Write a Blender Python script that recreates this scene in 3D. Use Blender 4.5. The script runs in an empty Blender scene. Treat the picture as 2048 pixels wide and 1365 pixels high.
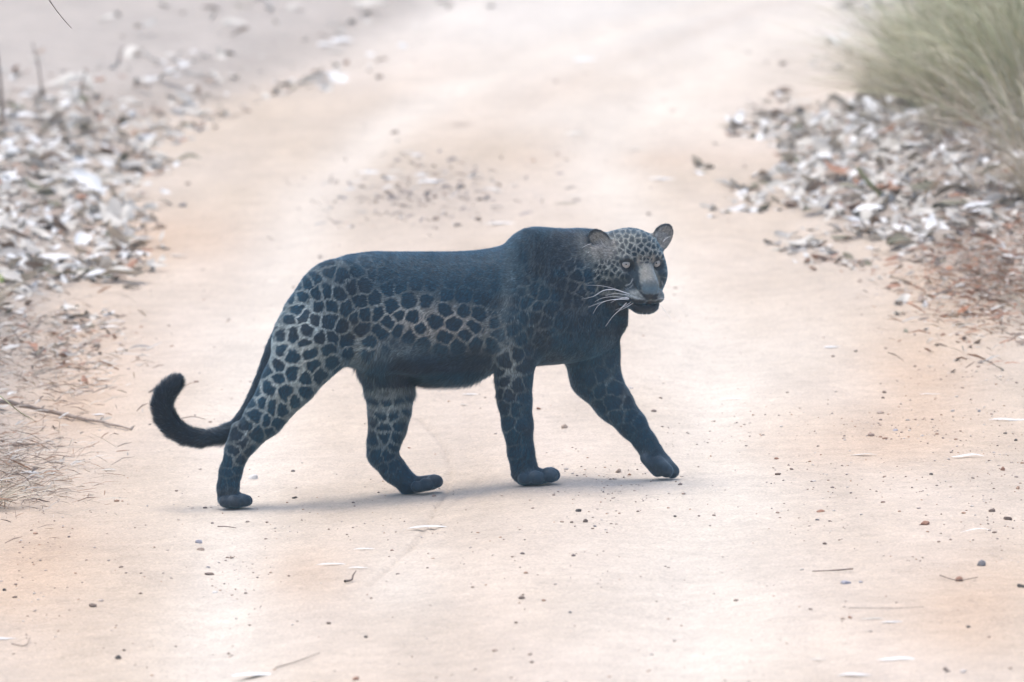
import bpy, math, random
import numpy as np
from mathutils import Vector
random.seed(7); RNG = np.random.default_rng(7)
PI = math.pi
sc = bpy.context.scene
C = sc.collection

# ------------------------------------------------------------------ camera
FPX = 2048 * 400 / 36.0            # focal length in photograph pixels
Y0 = 29.2                          # distance of the animal
PITCH = math.radians(5.6)
H = Y0 * math.tan(PITCH + math.atan((970 - 682.5) / FPX))
cam_d = bpy.data.cameras.new('camera'); cam = bpy.data.objects.new('camera', cam_d); C.objects.link(cam)
cam.location = (0, 0, H); cam.rotation_euler = (PI / 2 - PITCH, 0, 0)
cam_d.lens = 400; cam_d.sensor_width = 36; cam_d.clip_end = 2000; cam_d.clip_start = 0.5
cam_d.dof.use_dof = True; cam_d.dof.focus_distance = 29.25; cam_d.dof.aperture_fstop = 6.3
sc.camera = cam
# ------------------------------------------------------------------ world, sun, exposure
SUN_EL, SUN_AZ = math.radians(77), math.radians(-60)      # azimuth measured from +Y towards +X
w = bpy.data.worlds.new('World'); sc.world = w; w.use_nodes = True
nt = w.node_tree; nt.nodes.clear()
sky = nt.nodes.new('ShaderNodeTexSky'); sky.sky_type = 'NISHITA'; sky.sun_disc = False
sky.sun_elevation = SUN_EL; sky.sun_rotation = SUN_AZ; sky.air_density = 1.0; sky.dust_density = 3.5
bg = nt.nodes.new('ShaderNodeBackground'); bg.inputs['Strength'].default_value = 0.15
wo = nt.nodes.new('ShaderNodeOutputWorld')
nt.links.new(sky.outputs[0], bg.inputs[0]); nt.links.new(bg.outputs[0], wo.inputs[0])
sl = bpy.data.lights.new('sun', 'SUN'); so = bpy.data.objects.new('sun', sl); C.objects.link(so)
sl.energy = .85; sl.angle = math.radians(50); sl.color = (1.0, 0.94, 0.85)
sd = Vector((math.sin(SUN_AZ) * math.cos(SUN_EL), math.cos(SUN_AZ) * math.cos(SUN_EL), math.sin(SUN_EL)))
so.rotation_euler = sd.to_track_quat('Z', 'Y').to_euler(); so.location = (-5, 40, 30)
vs = sc.view_settings; vs.view_transform = 'Standard'; vs.look = 'None'; vs.gamma = 1; vs.use_curve_mapping = False
vs.exposure = 0.93
HAZE = 0.0010                      # density of the dusty air, per metre
sc.cycles.use_denoising = True
sc.cycles.max_bounces = 6; sc.cycles.volume_bounces = 1; sc.cycles.transparent_max_bounces = 6

# ------------------------------------------------------------------ pixel <-> world helpers
cp, sp = math.cos(PITCH), math.sin(PITCH)
def ray(px, py):
    a = (np.asarray(px, float) - 1024) / FPX; b = -(np.asarray(py, float) - 682.5) / FPX
    return a, cp + b * sp, -sp + b * cp            # direction x, y, z
S = FPX / (Y0 * math.cos(PITCH) * 1.0)             # photograph pixels per metre at the animal (about)
S = 785.0
def P(px, py, D=0.0):                              # D in photograph pixels of depth beyond Y0
    x, y, z = ray(px, py); yy = Y0 + D / S; t = yy / y
    return np.array([x * t, yy, H + z * t])
def proj(p):
    x, y, z = p[..., 0], p[..., 1], p[..., 2] - H
    d = y * cp - z * sp; u = y * sp + z * cp
    return 1024 + FPX * x / d, 682.5 - FPX * u / d

# ------------------------------------------------------------------ noise (value noise, numpy)
def vnoise(x, y, seed=0):
    xi = np.floor(x).astype(np.int64); yi = np.floor(y).astype(np.int64)
    fx = x - xi; fy = y - yi; fx = fx * fx * (3 - 2 * fx); fy = fy * fy * (3 - 2 * fy)
    def h(a, b):
        n = (a * 374761393 + b * 668265263 + seed * 1442695041) & 0x7fffffff
        n = ((n ^ (n >> 13)) * 1274126177) & 0x7fffffff
        return ((n ^ (n >> 16)) & 0xffff) / 65535.0
    a = h(xi, yi); b = h(xi + 1, yi); c = h(xi, yi + 1); d = h(xi + 1, yi + 1)
    return (a * (1 - fx) + b * fx) * (1 - fy) + (c * (1 - fx) + d * fx) * fy
def fbm(x, y, o=4, seed=0):
    s = 0; a = .5; t = 0
    for i in range(o):
        s = s + a * vnoise(x, y, seed + i * 7); t += a; a *= .5; x = x * 2.03 + 11.3; y = y * 2.03 + 5.7
    return s / t
def sstep(a, b, x):
    t = np.clip((x - a) / (b - a), 0, 1); return t * t * (3 - 2 * t)

# ------------------------------------------------------------------ object helpers
def tag(o, label=None, cat=None, group=None, kind=None):
    if label: o['label'] = label
    if cat: o['category'] = cat
    if group: o['group'] = group
    if kind: o['kind'] = kind
    return o
def mesh_np(name, v, faces, smooth=True):
    """faces: list of (n,k) int arrays"""
    me = bpy.data.meshes.new(name)
    v = np.asarray(v, np.float32); me.vertices.add(len(v)); me.vertices.foreach_set('co', v.ravel())
    idx = np.concatenate([f.ravel() for f in faces]).astype(np.int32)
    tot = np.concatenate([np.full(len(f), f.shape[1]) for f in faces]).astype(np.int32)
    st = np.concatenate([[0], np.cumsum(tot)[:-1]]).astype(np.int32)
    me.loops.add(len(idx)); me.loops.foreach_set('vertex_index', idx)
    me.polygons.add(len(tot)); me.polygons.foreach_set('loop_start', st); me.polygons.foreach_set('loop_total', tot)
    if smooth: me.polygons.foreach_set('use_smooth', np.ones(len(tot), bool))
    me.update(calc_edges=True); return me
def set_col(me, col, name='Col'):
    a = me.attributes.new(name, 'FLOAT_COLOR', 'POINT')
    c = np.ones((len(col), 4), np.float32); c[:, :3] = col; a.data.foreach_set('color', c.ravel())
def link(name, me, mat=None, parent=None):
    o = bpy.data.objects.new(name, me); C.objects.link(o)
    if mat and not me.materials: me.materials.append(mat)
    if parent: o.parent = parent
    return o
def empty(name, loc=(0, 0, 0)):
    o = bpy.data.objects.new(name, None); C.objects.link(o); o.location = loc; o.empty_display_size = .1; return o

# ------------------------------------------------------------------ materials
def mat_new(name):
    m = bpy.data.materials.new(name); m.use_nodes = True; n = m.node_tree
    return m, n, n.nodes['Principled BSDF']
def mat_var(name, c1, c2, scale=30, rough=.85, bump=.3, bscale=120, trans=0.0):
    m, n, b = mat_new(name)
    tc = n.nodes.new('ShaderNodeTexCoord'); oi = n.nodes.new('ShaderNodeObjectInfo')
    ad = n.nodes.new('ShaderNodeVectorMath'); ad.operation = 'ADD'
    n.links.new(tc.outputs['Object'], ad.inputs[0]); n.links.new(oi.outputs['Location'], ad.inputs[1])
    nz = n.nodes.new('ShaderNodeTexNoise'); nz.inputs['Scale'].default_value = scale; nz.inputs['Detail'].default_value = 5
    n.links.new(ad.outputs[0], nz.inputs['Vector'])
    cr = n.nodes.new('ShaderNodeValToRGB'); cr.color_ramp.elements[0].position = .3; cr.color_ramp.elements[1].position = .7
    cr.color_ramp.elements[0].color = (*c1, 1); cr.color_ramp.elements[1].color = (*c2, 1)
    n.links.new(nz.outputs['Fac'], cr.inputs[0]); n.links.new(cr.outputs[0], b.inputs['Base Color'])
    b.inputs['Roughness'].default_value = rough
    n2 = n.nodes.new('ShaderNodeTexNoise'); n2.inputs['Scale'].default_value = bscale; n.links.new(ad.outputs[0], n2.inputs['Vector'])
    bp = n.nodes.new('ShaderNodeBump'); bp.inputs['Strength'].default_value = bump; bp.inputs['Distance'].default_value = .003
    n.links.new(n2.outputs['Fac'], bp.inputs['Height']); n.links.new(bp.outputs[0], b.inputs['Normal'])
    return m
def mat_attr(name, rough=.9, bump=.0, bscale=200, sheen=0, vary=0.0):
    m, n, b = mat_new(name)
    at = n.nodes.new('ShaderNodeAttribute'); at.attribute_name = 'Col'
    out = at.outputs['Color']
    tc = n.nodes.new('ShaderNodeTexCoord')
    if vary:
        nz = n.nodes.new('ShaderNodeTexNoise'); nz.inputs['Scale'].default_value = bscale * .5; nz.inputs['Detail'].default_value = 6
        n.links.new(tc.outputs['Object'], nz.inputs['Vector'])
        mr = n.nodes.new('ShaderNodeMapRange'); mr.inputs[1].default_value = .3; mr.inputs[2].default_value = .7
        mr.inputs[3].default_value = 1 - vary; mr.inputs[4].default_value = 1 + vary; n.links.new(nz.outputs['Fac'], mr.inputs[0])
        mx = n.nodes.new('ShaderNodeVectorMath'); mx.operation = 'SCALE'
        n.links.new(out, mx.inputs[0]); n.links.new(mr.outputs[0], mx.inputs['Scale']); out = mx.outputs[0]
    n.links.new(out, b.inputs['Base Color']); b.inputs['Roughness'].default_value = rough
    if sheen: b.inputs['Sheen Weight'].default_value = sheen; b.inputs['Sheen Tint'].default_value = (.40, .74, 1, 1); b.inputs['Sheen Roughness'].default_value = .4
    if bump:
        n2 = n.nodes.new('ShaderNodeTexNoise'); n2.inputs['Scale'].default_value = bscale; n2.inputs['Detail'].default_value = 4
        n.links.new(tc.outputs['Object'], n2.inputs['Vector'])
        bp = n.nodes.new('ShaderNodeBump'); bp.inputs['Strength'].default_value = bump; bp.inputs['Distance'].default_value = .004
        n.links.new(n2.outputs['Fac'], bp.inputs['Height']); n.links.new(bp.outputs[0], b.inputs['Normal'])
    return m, n, b

# ================================================================== GROUND
def Md(px): return (px - 850) * 0.158              # depth (px) of the animal's mid-plane
FEET = [(468, 1015, -80), (850, 985, 28), (1075, 968, -10), (1322, 957.5, 92)]
fx, fz = [], []
for a, b, d in FEET:
    q = P(a, b, d); fx.append(q[0]); fz.append(q[2])
fx = np.array([-9, -2.2, -1.35] + fx + [1.2, 2.2, 9]); fz = np.array([-.10, -.085, -.075] + fz + [fz[-1] + .012, fz[-1] + .02, fz[-1] + .02])
_gx = np.linspace(-9, 9, 1801); _gz = np.interp(_gx, fx, fz)
_k = np.exp(-(np.arange(-40, 41) / 9.0) ** 2); _k /= _k.sum(); _gz = np.convolve(np.pad(_gz, 40, 'edge'), _k, 'valid')
def seg_dist(x, y, pts, cap=9.0):
    d = np.full(np.shape(x), cap)
    for a, b in zip(pts[:-1], pts[1:]):
        ab = b - a; t = np.clip(((x - a[0]) * ab[0] + (y - a[1]) * ab[1]) / (ab @ ab), 0, 1)
        d = np.minimum(d, np.hypot(x - a[0] - t * ab[0], y - a[1] - t * ab[1]))
    return d
# verge borders of the track, read along its length: world x as a function of y
def zpl(px, py):                                    # where a pixel's ray meets the mean road surface
    x, y, z = ray(px, py); t = (0.0 - H) / z
    for _ in range(6):
        t = (np.interp(x * t, _gx, _gz) - H) / z
    return np.array([x * t, y * t])
def border(pts):
    q = np.array([zpl(a, b) for a, b in pts]); q = q[np.argsort(q[:, 1])]; return q[:, 1], q[:, 0]
LB = border([(-150, 1365), (-40, 1100), (60, 960), (120, 800), (150, 690), (185, 560), (215, 440), (250, 330), (330, 255), (520, 195), (720, 110), (900, 20)])
RB = border([(2350, 1365), (2250, 900), (2010, 690), (1850, 580), (1700, 500), (1530, 430), (1500, 340), (1590, 250), (1670, 190), (1750, 120), (1790, 20)])
WHEELS = [np.array([zpl(a, b) for a, b in L]) for L in (
    [(440, 1500), (445, 1230), (470, 1050), (500, 860), (530, 700), (570, 540), (640, 380), (780, 240), (1000, 130), (1300, 40), (1500, -10)],
    [(1400, 1500), (1400, 1230), (1410, 1000), (1420, 800), (1370, 620), (1260, 450), (1190, 330), (1230, 240), (1380, 150), (1560, 60), (1650, 10)])]
def edge_l(y): return np.interp(y, *LB)
def edge_r(y): return np.interp(y, *RB)
TRACK = np.array([zpl(a, b) for a, b in [(838, 838), (868, 865), (892, 900), (903, 940), (892, 985), (868, 1030), (832, 1085), (785, 1130), (738, 1168)]])
TRACK2 = np.array([zpl(a, b) for a, b in [(985, 940), (950, 975), (905, 1010), (870, 1060), (820, 1100)]])
FW = np.array([[P(a, b, d)[0], P(a, b, d)[1]] for a, b, d in FEET])
def ground_z(x, y):
    x = np.asarray(x, float); y = np.asarray(y, float)
    z = np.interp(x, _gx, _gz)
    dl = edge_l(y) - x; dr = x - edge_r(y)
    near = np.clip((60 - y) / 10, 0, 1)
    z = z + near * (.10 * sstep(-.05, .5, dl) + .16 * sstep(0, .9, dr))
    z = z + .05 * (fbm(x * 1.3, y * .35, 3, 3) - .5) * np.clip(np.abs(x) * .6 + np.abs(y - 29.2) * .25 - .35, 0, 1.0)
    f = np.ones(np.shape(x))
    for a in FW: f = f * (1 - .85 * np.exp(-((x - a[0]) ** 2 + (y - a[1]) ** 2) / .01))
    z = z + f * .016 * (fbm(x * 6, y * 3, 4, 9) - .5) + f * .006 * (fbm(x * 30, y * 14, 3, 19) - .5)
    # two shallow wheel ruts and ripple marks
    cxl = -0.75; 
    for W in WHEELS: z = z - .014 * np.exp(-(seg_dist(x, y, W) / .13) ** 2) * np.clip(np.abs(y - 29.2) * .8 - .3, 0, 1)
    z = z + f * .002 * np.sin(y * 42 + 5 * vnoise(x * 2, y * 2, 5)) * fbm(x * 3, y * 1.5, 2, 41)
    lm = (x < 4) & (x > -4) & (y > 25) & (y < 36)
    z = z - .006 * np.exp(-(seg_dist(x, y, TRACK) / .007) ** 2) - .004 * np.exp(-(seg_dist(x, y, TRACK2) / .007) ** 2)
    return z
_gz_raw = ground_z; _fr = [0.0] * 4
for _it in range(6):
    for _i, (_a, _b, _d) in enumerate(FEET):
        _q = P(_a, _b, _d); _e = _q[2] - .003 - float(_gz_raw(_q[0], _q[1])) - sum(_fr[j] * math.exp(-((_q[0] - FW[j][0]) ** 2 + (_q[1] - FW[j][1]) ** 2) / .03) for j in range(4) if j != _i)
        _fr[_i] = _e
def ground_z(x, y):
    z = _gz_raw(x, y)
    for j in range(4): z = z + _fr[j] * np.exp(-((x - FW[j][0]) ** 2 + (y - FW[j][1]) ** 2) / .03)
    return z
print('foot fit', _fr)
def G(px, py):
    """world point on the finished ground seen at a photograph pixel"""
    x, y, z = ray(px, py); q = zpl(px, py); t = q[1] / y
    for _ in range(8): t = t * .5 + .5 * (float(ground_z(x * t, y * t)) - H) / z
    return np.array([x * t, y * t, float(ground_z(x * t, y * t))])

def build_ground():
    xs = np.concatenate([-np.geomspace(300, 2.3, 26), np.arange(-2.2, 2.2, .0085), np.geomspace(2.3, 300, 26)])
    ys = [-60, -20, 0, 10, 17, 21]; y = 23.4
    while y < 52: ys.append(y); y += .021 * (y / 26) ** 1.2
    ys = np.concatenate([ys, np.geomspace(52.5, 900, 40)])
    X, Y = np.meshgrid(xs, ys); Z = ground_z(X, Y)
    v = np.stack([X, Y, Z], -1).reshape(-1, 3)
    ny, nx = X.shape; i = np.arange(ny * nx).reshape(ny, nx)
    f = np.stack([i[:-1, :-1], i[:-1, 1:], i[1:, 1:], i[1:, :-1]], -1).reshape(-1, 4)
    me = mesh_np('ground', v, [f])
    x, y = v[:, 0], v[:, 1]
    px, py = proj(v)
    # soil colours: pale dust, pinkish sand, ochre sand, grey leaf mould
    base = np.array([.500, .418, .332]); dust = np.array([.58, .515, .432]); ochre = np.array([.47, .335, .225]); grey = np.array([.34, .29, .24])
    n1 = fbm(x * 2.2, y * .45, 4, 21); n2 = fbm(x * 5, y * 1.2, 4, 33)
    col = base[None] + (n1[:, None] - .5) * np.array([.10, .10, .11]) * 1.3
    def mix(c, k): 
        k = np.clip(k, 0, 1)[:, None]; return col * (1 - k) + c * k
    def blob(cx, cy, rx, ry): return np.exp(-((px - cx) / rx) ** 2 - ((py - cy) / ry) ** 2)
    wob = (fbm(x * 3, y * .7, 3, 55) - .5) * 1.2
    col = mix(ochre, .70 * (blob(60, 1150, 190, 160) + blob(330, 480, 160, 60) + blob(1830, 760, 130, 110) + blob(1950, 560, 160, 70) + blob(560, 1150, 160, 60) + blob(1950, 1200, 160, 110) + blob(150, 760, 150, 160) + .5 * blob(1250, 320, 260, 20) + .7 * blob(1750, 880, 300, 60)) * (1 + wob))
    col = mix(dust, .9 * (blob(1330, 1230, 190, 260) + blob(450, 1230, 55, 130) + blob(1450, 1000, 120, 60) + blob(1250, 80, 400, 120) + .8 * blob(820, 1160, 120, 90) + .9 * blob(1400, 720, 260, 120) + .6 * blob(520, 700, 120, 60) + blob(1300, 230, 260, 40)) * (1 + wob))
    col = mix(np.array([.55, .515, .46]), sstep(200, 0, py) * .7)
    for W in WHEELS: col = mix(dust, .85 * np.exp(-(seg_dist(x, y, W) / (.15 + .05 * wob)) ** 2))
    col = mix(np.array([.44, .36, .28]), .35 * np.exp(-(np.minimum(seg_dist(x, y, .5 * (WHEELS[0] + WHEELS[1])), 3) / .11) ** 2) * (.4 + n1))
    col = mix(np.array([.53, .52, .50]), .9 * sstep(0, .5, edge_l(y) - x) * sstep(41, 43.5, y))  # far left ground greyed: misty distance painted into its colour
    col = mix(grey, .8 * np.clip(sstep(-.05, .25, edge_l(y) - x) * sstep(28.5, 33, y) + sstep(0, .3, x - edge_r(y)) * sstep(30, 33, y), 0, 1) * (py > -60))
    col = mix(np.array([.36, .29, .24]), .75 * np.clip(sstep(.0, .35, edge_l(y) - x) * sstep(34, 31, y) + sstep(.1, .5, x - edge_r(y)) * sstep(35.5, 33, y), 0, 1))
    col = mix(grey * 1.05, .5 * blob(830, 400, 200, 60) * (.5 + n2))
    col = col * (1 + (n2[:, None] - .5) * .22)
    dg = np.minimum(seg_dist(x, y, TRACK), 9)
    col = col * (1 - .10 * np.exp(-(dg / .006) ** 2))[:, None]
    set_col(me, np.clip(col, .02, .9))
    m, n, b = mat_attr('dirt', rough=.95)
    at = [q for q in n.nodes if q.type == 'ATTRIBUTE'][0]
    tc = n.nodes.new('ShaderNodeTexCoord')
    def noise(scale, detail, src=None):
        q = n.nodes.new('ShaderNodeTexNoise'); q.inputs['Scale'].default_value = scale; q.inputs['Detail'].default_value = detail
        n.links.new((src or tc.outputs['Object']), q.inputs['Vector']); return q
    def mrange(src, a, b_, c, d):
        q = n.nodes.new('ShaderNodeMapRange'); n.links.new(src, q.inputs[0])
        for i, val in enumerate((a, b_, c, d)): q.inputs[i + 1].default_value = val
        return q.outputs[0]
    def mul(a, b_):
        q = n.nodes.new('ShaderNodeVectorMath'); q.operation = 'SCALE'; n.links.new(a, q.inputs[0]); n.links.new(b_, q.inputs['Scale']); return q.outputs[0]
    c = at.outputs['Color']
    c = mul(c, mrange(noise(9, 8).outputs['Fac'], .3, .7, .93, 1.07))
    c = mul(c, mrange(noise(150, 6).outputs['Fac'], .25, .75, .74, 1.22)); c = mul(c, mrange(noise(38, 6).outputs['Fac'], .3, .7, .93, 1.06))
    vo = n.nodes.new('ShaderNodeTexVoronoi'); vo.inputs['Scale'].default_value = 75; vo.inputs['Randomness'].default_value = 1
    n.links.new(tc.outputs['Object'], vo.inputs['Vector'])
    spk = n.nodes.new('ShaderNodeMath'); spk.operation = 'MULTIPLY'
    n.links.new(mrange(vo.outputs['Distance'], .10, .24, 1, 0), spk.inputs[0])
    n.links.new(mrange(noise(5, 5).outputs['Fac'], .50, .66, 0, 1), spk.inputs[1])
    c = mul(c, mrange(spk.outputs[0], 0, 1, 1, .72))
    n.links.new(c, b.inputs['Base Color'])
    bp = n.nodes.new('ShaderNodeBump'); bp.inputs['Strength'].default_value = .8; bp.inputs['Distance'].default_value = .009
    n.links.new(noise(60, 9).outputs['Fac'], bp.inputs['Height']); n.links.new(bp.outputs[0], b.inputs['Normal'])
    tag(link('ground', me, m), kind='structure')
build_ground()

# ================================================================== LEOPARD BODY: signed distance field, one continuous mesh
VX = 0.003
prims = []           # dicts: fn(points Nx3)->dist, lo, hi, k, mode, flow, hair, tag
def basis_id(): return np.eye(3)
def add(fn, lo, hi, k=.012, mode='add', flow=(0, 0, -1), hair=.009, part='body'):
    fl = np.asarray(flow, float); fl = fl / (np.linalg.norm(fl) + 1e-9)
    prims.append(dict(fn=fn, lo=np.asarray(lo), hi=np.asarray(hi), k=k, mode=mode, flow=fl, hair=hair, part=part))
def cone(a, b, r1, r2, **kw):
    a = np.asarray(a, float); b = np.asarray(b, float); ba = b - a; L = ba @ ba
    def fn(p):
        t = np.clip(((p - a) @ ba) / L, 0, 1)
        return np.linalg.norm(p - a - t[:, None] * ba, axis=1) - (r1 + (r2 - r1) * t)
    r = max(r1, r2); kw.setdefault('flow', ba)
    add(fn, np.minimum(a, b) - r, np.maximum(a, b) + r, **kw)
def chain(pts, **kw):                                # (px,py,D,r px)
    for q, s in zip(pts[:-1], pts[1:]):
        cone(P(*q[:3]), P(*s[:3]), q[3] / S, s[3] / S, **kw)
def ell(c, rad, B=None, **kw):                       # centre world, radii m, basis rows
    c = np.asarray(c, float); rad = np.asarray(rad, float); B = np.eye(3) if B is None else np.asarray(B)
    def fn(p):
        q = (p - c) @ B.T; k0 = np.linalg.norm(q / rad, axis=1); k1 = np.linalg.norm(q / rad ** 2, axis=1) + 1e-9
        return k0 * (k0 - 1) / k1
    e = np.sqrt(((B * rad[:, None]) ** 2).sum(0)); add(fn, c - e, c + e, **kw)
def rotxz(deg):                                      # basis turned in the side view; first axis points deg above +X
    a = math.radians(deg); return np.array([[math.cos(a), 0, math.sin(a)], [0, 1, 0], [-math.sin(a), 0, math.cos(a)]])
def ep(px, py, D, rx, rz, ry, deg=0, **kw):          # ellipsoid from photograph pixels
    ell(P(px, py, D), (rx / S, ry / S, rz / S), rotxz(deg), **kw)

# trunk: stations  px, top, bottom, half width
TR = np.array([(588, 600, 665, 30), (600, 572, 695, 55), (612, 558, 712, 68), (640, 534, 726, 82), (690, 511, 730, 92), (746, 504, 736, 94), (800, 505, 742, 96), (855, 505, 752, 101),
               (900, 505, 756, 106), (950, 503, 750, 108), (1000, 495, 740, 106), (1040, 474, 735, 100), (1075, 462, 731, 92), (1120, 462, 728, 86), (1160, 460, 722, 82),
               (1195, 466, 712, 76), (1216, 500, 702, 62), (1229, 540, 694, 48), (1236, 590, 675, 28)], float)
tx = []; tzc = []; thz = []; tyc = []; thy = []
for a, t, b, hw in TR:
    D = Md(a) if a < 1100 else Md(1100) + (a - 1100) * .05
    q0 = P(a, t, D); q1 = P(a, b, D); tx.append(q0[0]); tyc.append(q0[1]); tzc.append((q0[2] + q1[2]) / 2); thz.append((q0[2] - q1[2]) / 2); thy.append(hw / S)
def sm(arr):
    X = np.linspace(tx[0], tx[-1], 400); v = np.interp(X, tx, arr); k = np.exp(-(np.arange(-18, 19) / 8.) ** 2); k /= k.sum()
    o = np.convolve(np.pad(v, 18, 'edge'), k, 'valid'); return X, o
_T = [sm(a) for a in (tzc, thz, tyc, thy)]
def trunk(p):
    x = np.clip(p[:, 0], tx[0], tx[-1]); zc, hz, yc, hy = [np.interp(x, *t) for t in _T]
    dz = (p[:, 2] - zc) / hz; dy = (p[:, 1] - yc) / hy
    r = (np.abs(dz) ** 2.15 + np.abs(dy) ** 2.15) ** (1 / 2.15)
    d = (r - 1) * np.minimum(hz, hy) * .95
    ex = np.maximum(np.abs(p[:, 0] - x), 0); return np.where(ex > 0, np.hypot(np.maximum(d, 0), ex) + np.minimum(d, 0), d)
add(trunk, (tx[0], min(tyc) - .15, min(tzc) - .19), (tx[-1], max(tyc) + .15, max(tzc) + .19), k=.01, flow=(-1, 0, -.45), hair=.0085)
HB = dict(flow=(-.55, 0, -1), hair=.0078)
# back and loin, loose belly
ep(900, 742, Md(900), 72, 20, 52, 4, k=.03, hair=.016, flow=(-1, 0, -.5))
ep(820, 712, Md(820) - 42, 75, 22, 30, -14, k=.04, hair=.016, flow=(-1, 0, -.8))
ep(760, 700, Md(760) - 62, 62, 26, 18, -10, k=.035, hair=.014, flow=(-.6, 0, -1))
# shoulder blade and upper arm, near side
ep(1068, 530, Md(1068) - 56, 34, 70, 40, 12, k=.045, flow=(-.5, 0, -1))
ep(1078, 491, Md(1088) - 22, 50, 25, 34, 0, k=.04, flow=(-1, 0, -.2))
ep(1085, 625, Md(1085) - 68, 52, 72, 34, 8, k=.045, flow=(-.4, 0, -1))
ep(1020, 655, Md(1022) - 80, 34, 82, 34, -6, k=.012, flow=(-.2, 0, -1))
ep(1150, 640, Md(1120) - 40, 62, 62, 46, 0, k=.05, flow=(-.2, 0, -1))
# neck to head
HE = P(1286, 530, -12)                              # point between the eyes
yw, pt = math.radians(23), math.radians(-8)
Fd = np.array([math.sin(yw) * math.cos(pt), -math.cos(yw) * math.cos(pt), math.sin(pt)])
Rd = np.array([math.cos(yw), math.sin(yw), 0.0]); Ud = np.cross(Rd, -Fd); Ud = Ud / np.linalg.norm(Ud)
if Ud[2] < 0: Ud = -Ud
HBASIS = np.array([Rd, Fd, Ud])
def hl(r, f, u): return HE + r * Rd + f * Fd + u * Ud
def he(r, f, u, ar, af, au, B=None, **kw):
    BB = HBASIS if B is None else B @ HBASIS
    kw.setdefault('part', 'head'); kw.setdefault('hair', .0026); kw.setdefault('flow', -Fd + .2 * Ud)
    ell(hl(r, f, u), (ar, af, au), BB, **kw)
def hc(a, b, r1, r2, **kw):
    kw.setdefault('part', 'head'); kw.setdefault('hair', .004); kw.setdefault('flow', -Fd)
    cone(hl(*a), hl(*b), r1, r2, **kw)
cone(P(1120, 560, Md(1120) - 5), P(1225, 530, 45), .105, .078, k=.04, flow=(-1, .2, -.5), hair=.012)
cone(P(1140, 620, Md(1120)), P(1196, 560, 40), .10, .05, k=.04, flow=(-.5, 0, -1), hair=.012)
# cranium
he(0, -.084, .012, .075, .086, .064, k=.02)
he(0, -.045, .020, .060, .055, .048, k=.02)                    # forehead
for s in (-1, 1):
    he(s * .053, -.058, -.028, .034, .052, .052, k=.02)
    he(s * .047, -.030, -.040, .026, .034, .034, k=.02)        # cheek bone and jaw muscle
    he(s * .060, -.085, -.050, .034, .045, .045, k=.025, hair=.012, flow=-Fd * .6 - Ud + s * .4 * Rd)  # ruff
    he(s * .041, -.013, .0185, .021, .018, .0105, k=.008)        # brow ridge
    he(s * .047, -.012, -.024, .020, .020, .010, k=.012)       # lower lid / cheek bone
    he(s * .0225 - .002, .034, -.0785, .0235, .029, .0175, k=.009, flow=s * Rd - Fd * .8)      # whisker pad
    he(s * .033, .012, -.076, .018, .036, .018, k=.012, flow=s * Rd - Fd)
    hc((s * .016, .022, -.100), (s * .050, -.062, -.075), .019, .028, k=.014, hair=.006)   # lower jaw
hc((0, -.014, .004), (0, .040, -.040), .0225, .0215, k=.013, hair=.0025)      # bridge of the nose
for s in (-1, 1): hc((s * .010, -.012, .000), (s * .0135, .042, -.046), .0135, .0140, k=.008, hair=.0025)
he(0, .0520, -.056, .0225, .013, .0125, k=.006, hair=.0008, part='nose')                          # nose pad
he(0, .030, -.064, .020, .028, .018, k=.01)
he(0, -.022, -.046, .046, .058, .034, k=.012)
he(0, .029, -.105, .0340, .027, .0170, k=.008, hair=.006, part='chin')                           # chin
# mouth slit and groove below the nose, eye sockets, nostrils
for s in (-1, 1):
    he(s * .022, .034, -.0935, .029, .040, .0024, B=np.array([[1, 0, s * .16], [0, 1, 0], [-s * .16, 0, 1]]), k=.004, mode='sub')
    he(s * .0420, .006, -.001, .0120, .0150, .0098, k=.004, mode='sub')
    he(s * .0145, .0640, -.0620, .0055, .006, .0042, k=.003, mode='sub')
he(0, .068, -.078, .0018, .010, .012, k=.003, mode='sub')
# ears: cupped discs
def ear(s, c, out, face, rad=(.027, .0095, .034)):
    # out: tilt of the ear away from vertical (deg), face: turn of the opening outwards (deg)
    a = math.radians(out) * s; b = math.radians(face) * s
    up = np.array([math.sin(a), 0, math.cos(a)]); n = np.array([math.sin(b) * math.cos(a), math.cos(b), -math.sin(b) * math.sin(a)])
    n = n - up * (n @ up); n /= np.linalg.norm(n); r = np.cross(n, up)
    B = np.array([r, n, up])
    c = np.array(c)
    he(*c, *rad, B=B, k=.010, hair=.005, flow=hdir(up), part='ear')
    he(*(c - up * .022 - n * .006), .024, .016, .020, B=B, k=.015, hair=.006, flow=hdir(up), part='head')
    cc = c + n * .0105 + up * .001
    he(*cc, rad[0] * .80, .0085, rad[2] * .82, B=B, k=.004, mode='sub')
    he(*(c - up * rad[2] * .35 + n * .0035), rad[0] * .62, .006, rad[2] * .45, B=B, k=.008, hair=.013, flow=hdir(up * .8 + n * .5), part='ear')
    EARS.append((hl(*c), n @ HBASIS, up @ HBASIS, rad))
def hdir(v): return v[0] * Rd + v[1] * Fd + v[2] * Ud
EARS = []
ear(1, (.076, -.060, .058), 33, 6, (.0285, .0095, .0360))
ear(-1, (-.094, -.066, .045), 36, 24, (.029, .0100, .043))
he(-.088, -.058, .018, .026, .013, .024, k=.008, hair=.014, flow=-.8*Rd - .5*Ud - .1*Fd, part='ear')

# legs ---------------------------------------------------------------------------------------------
nh = lambda px, py, o, r: (px, py, Md(px) + o, r)
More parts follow.
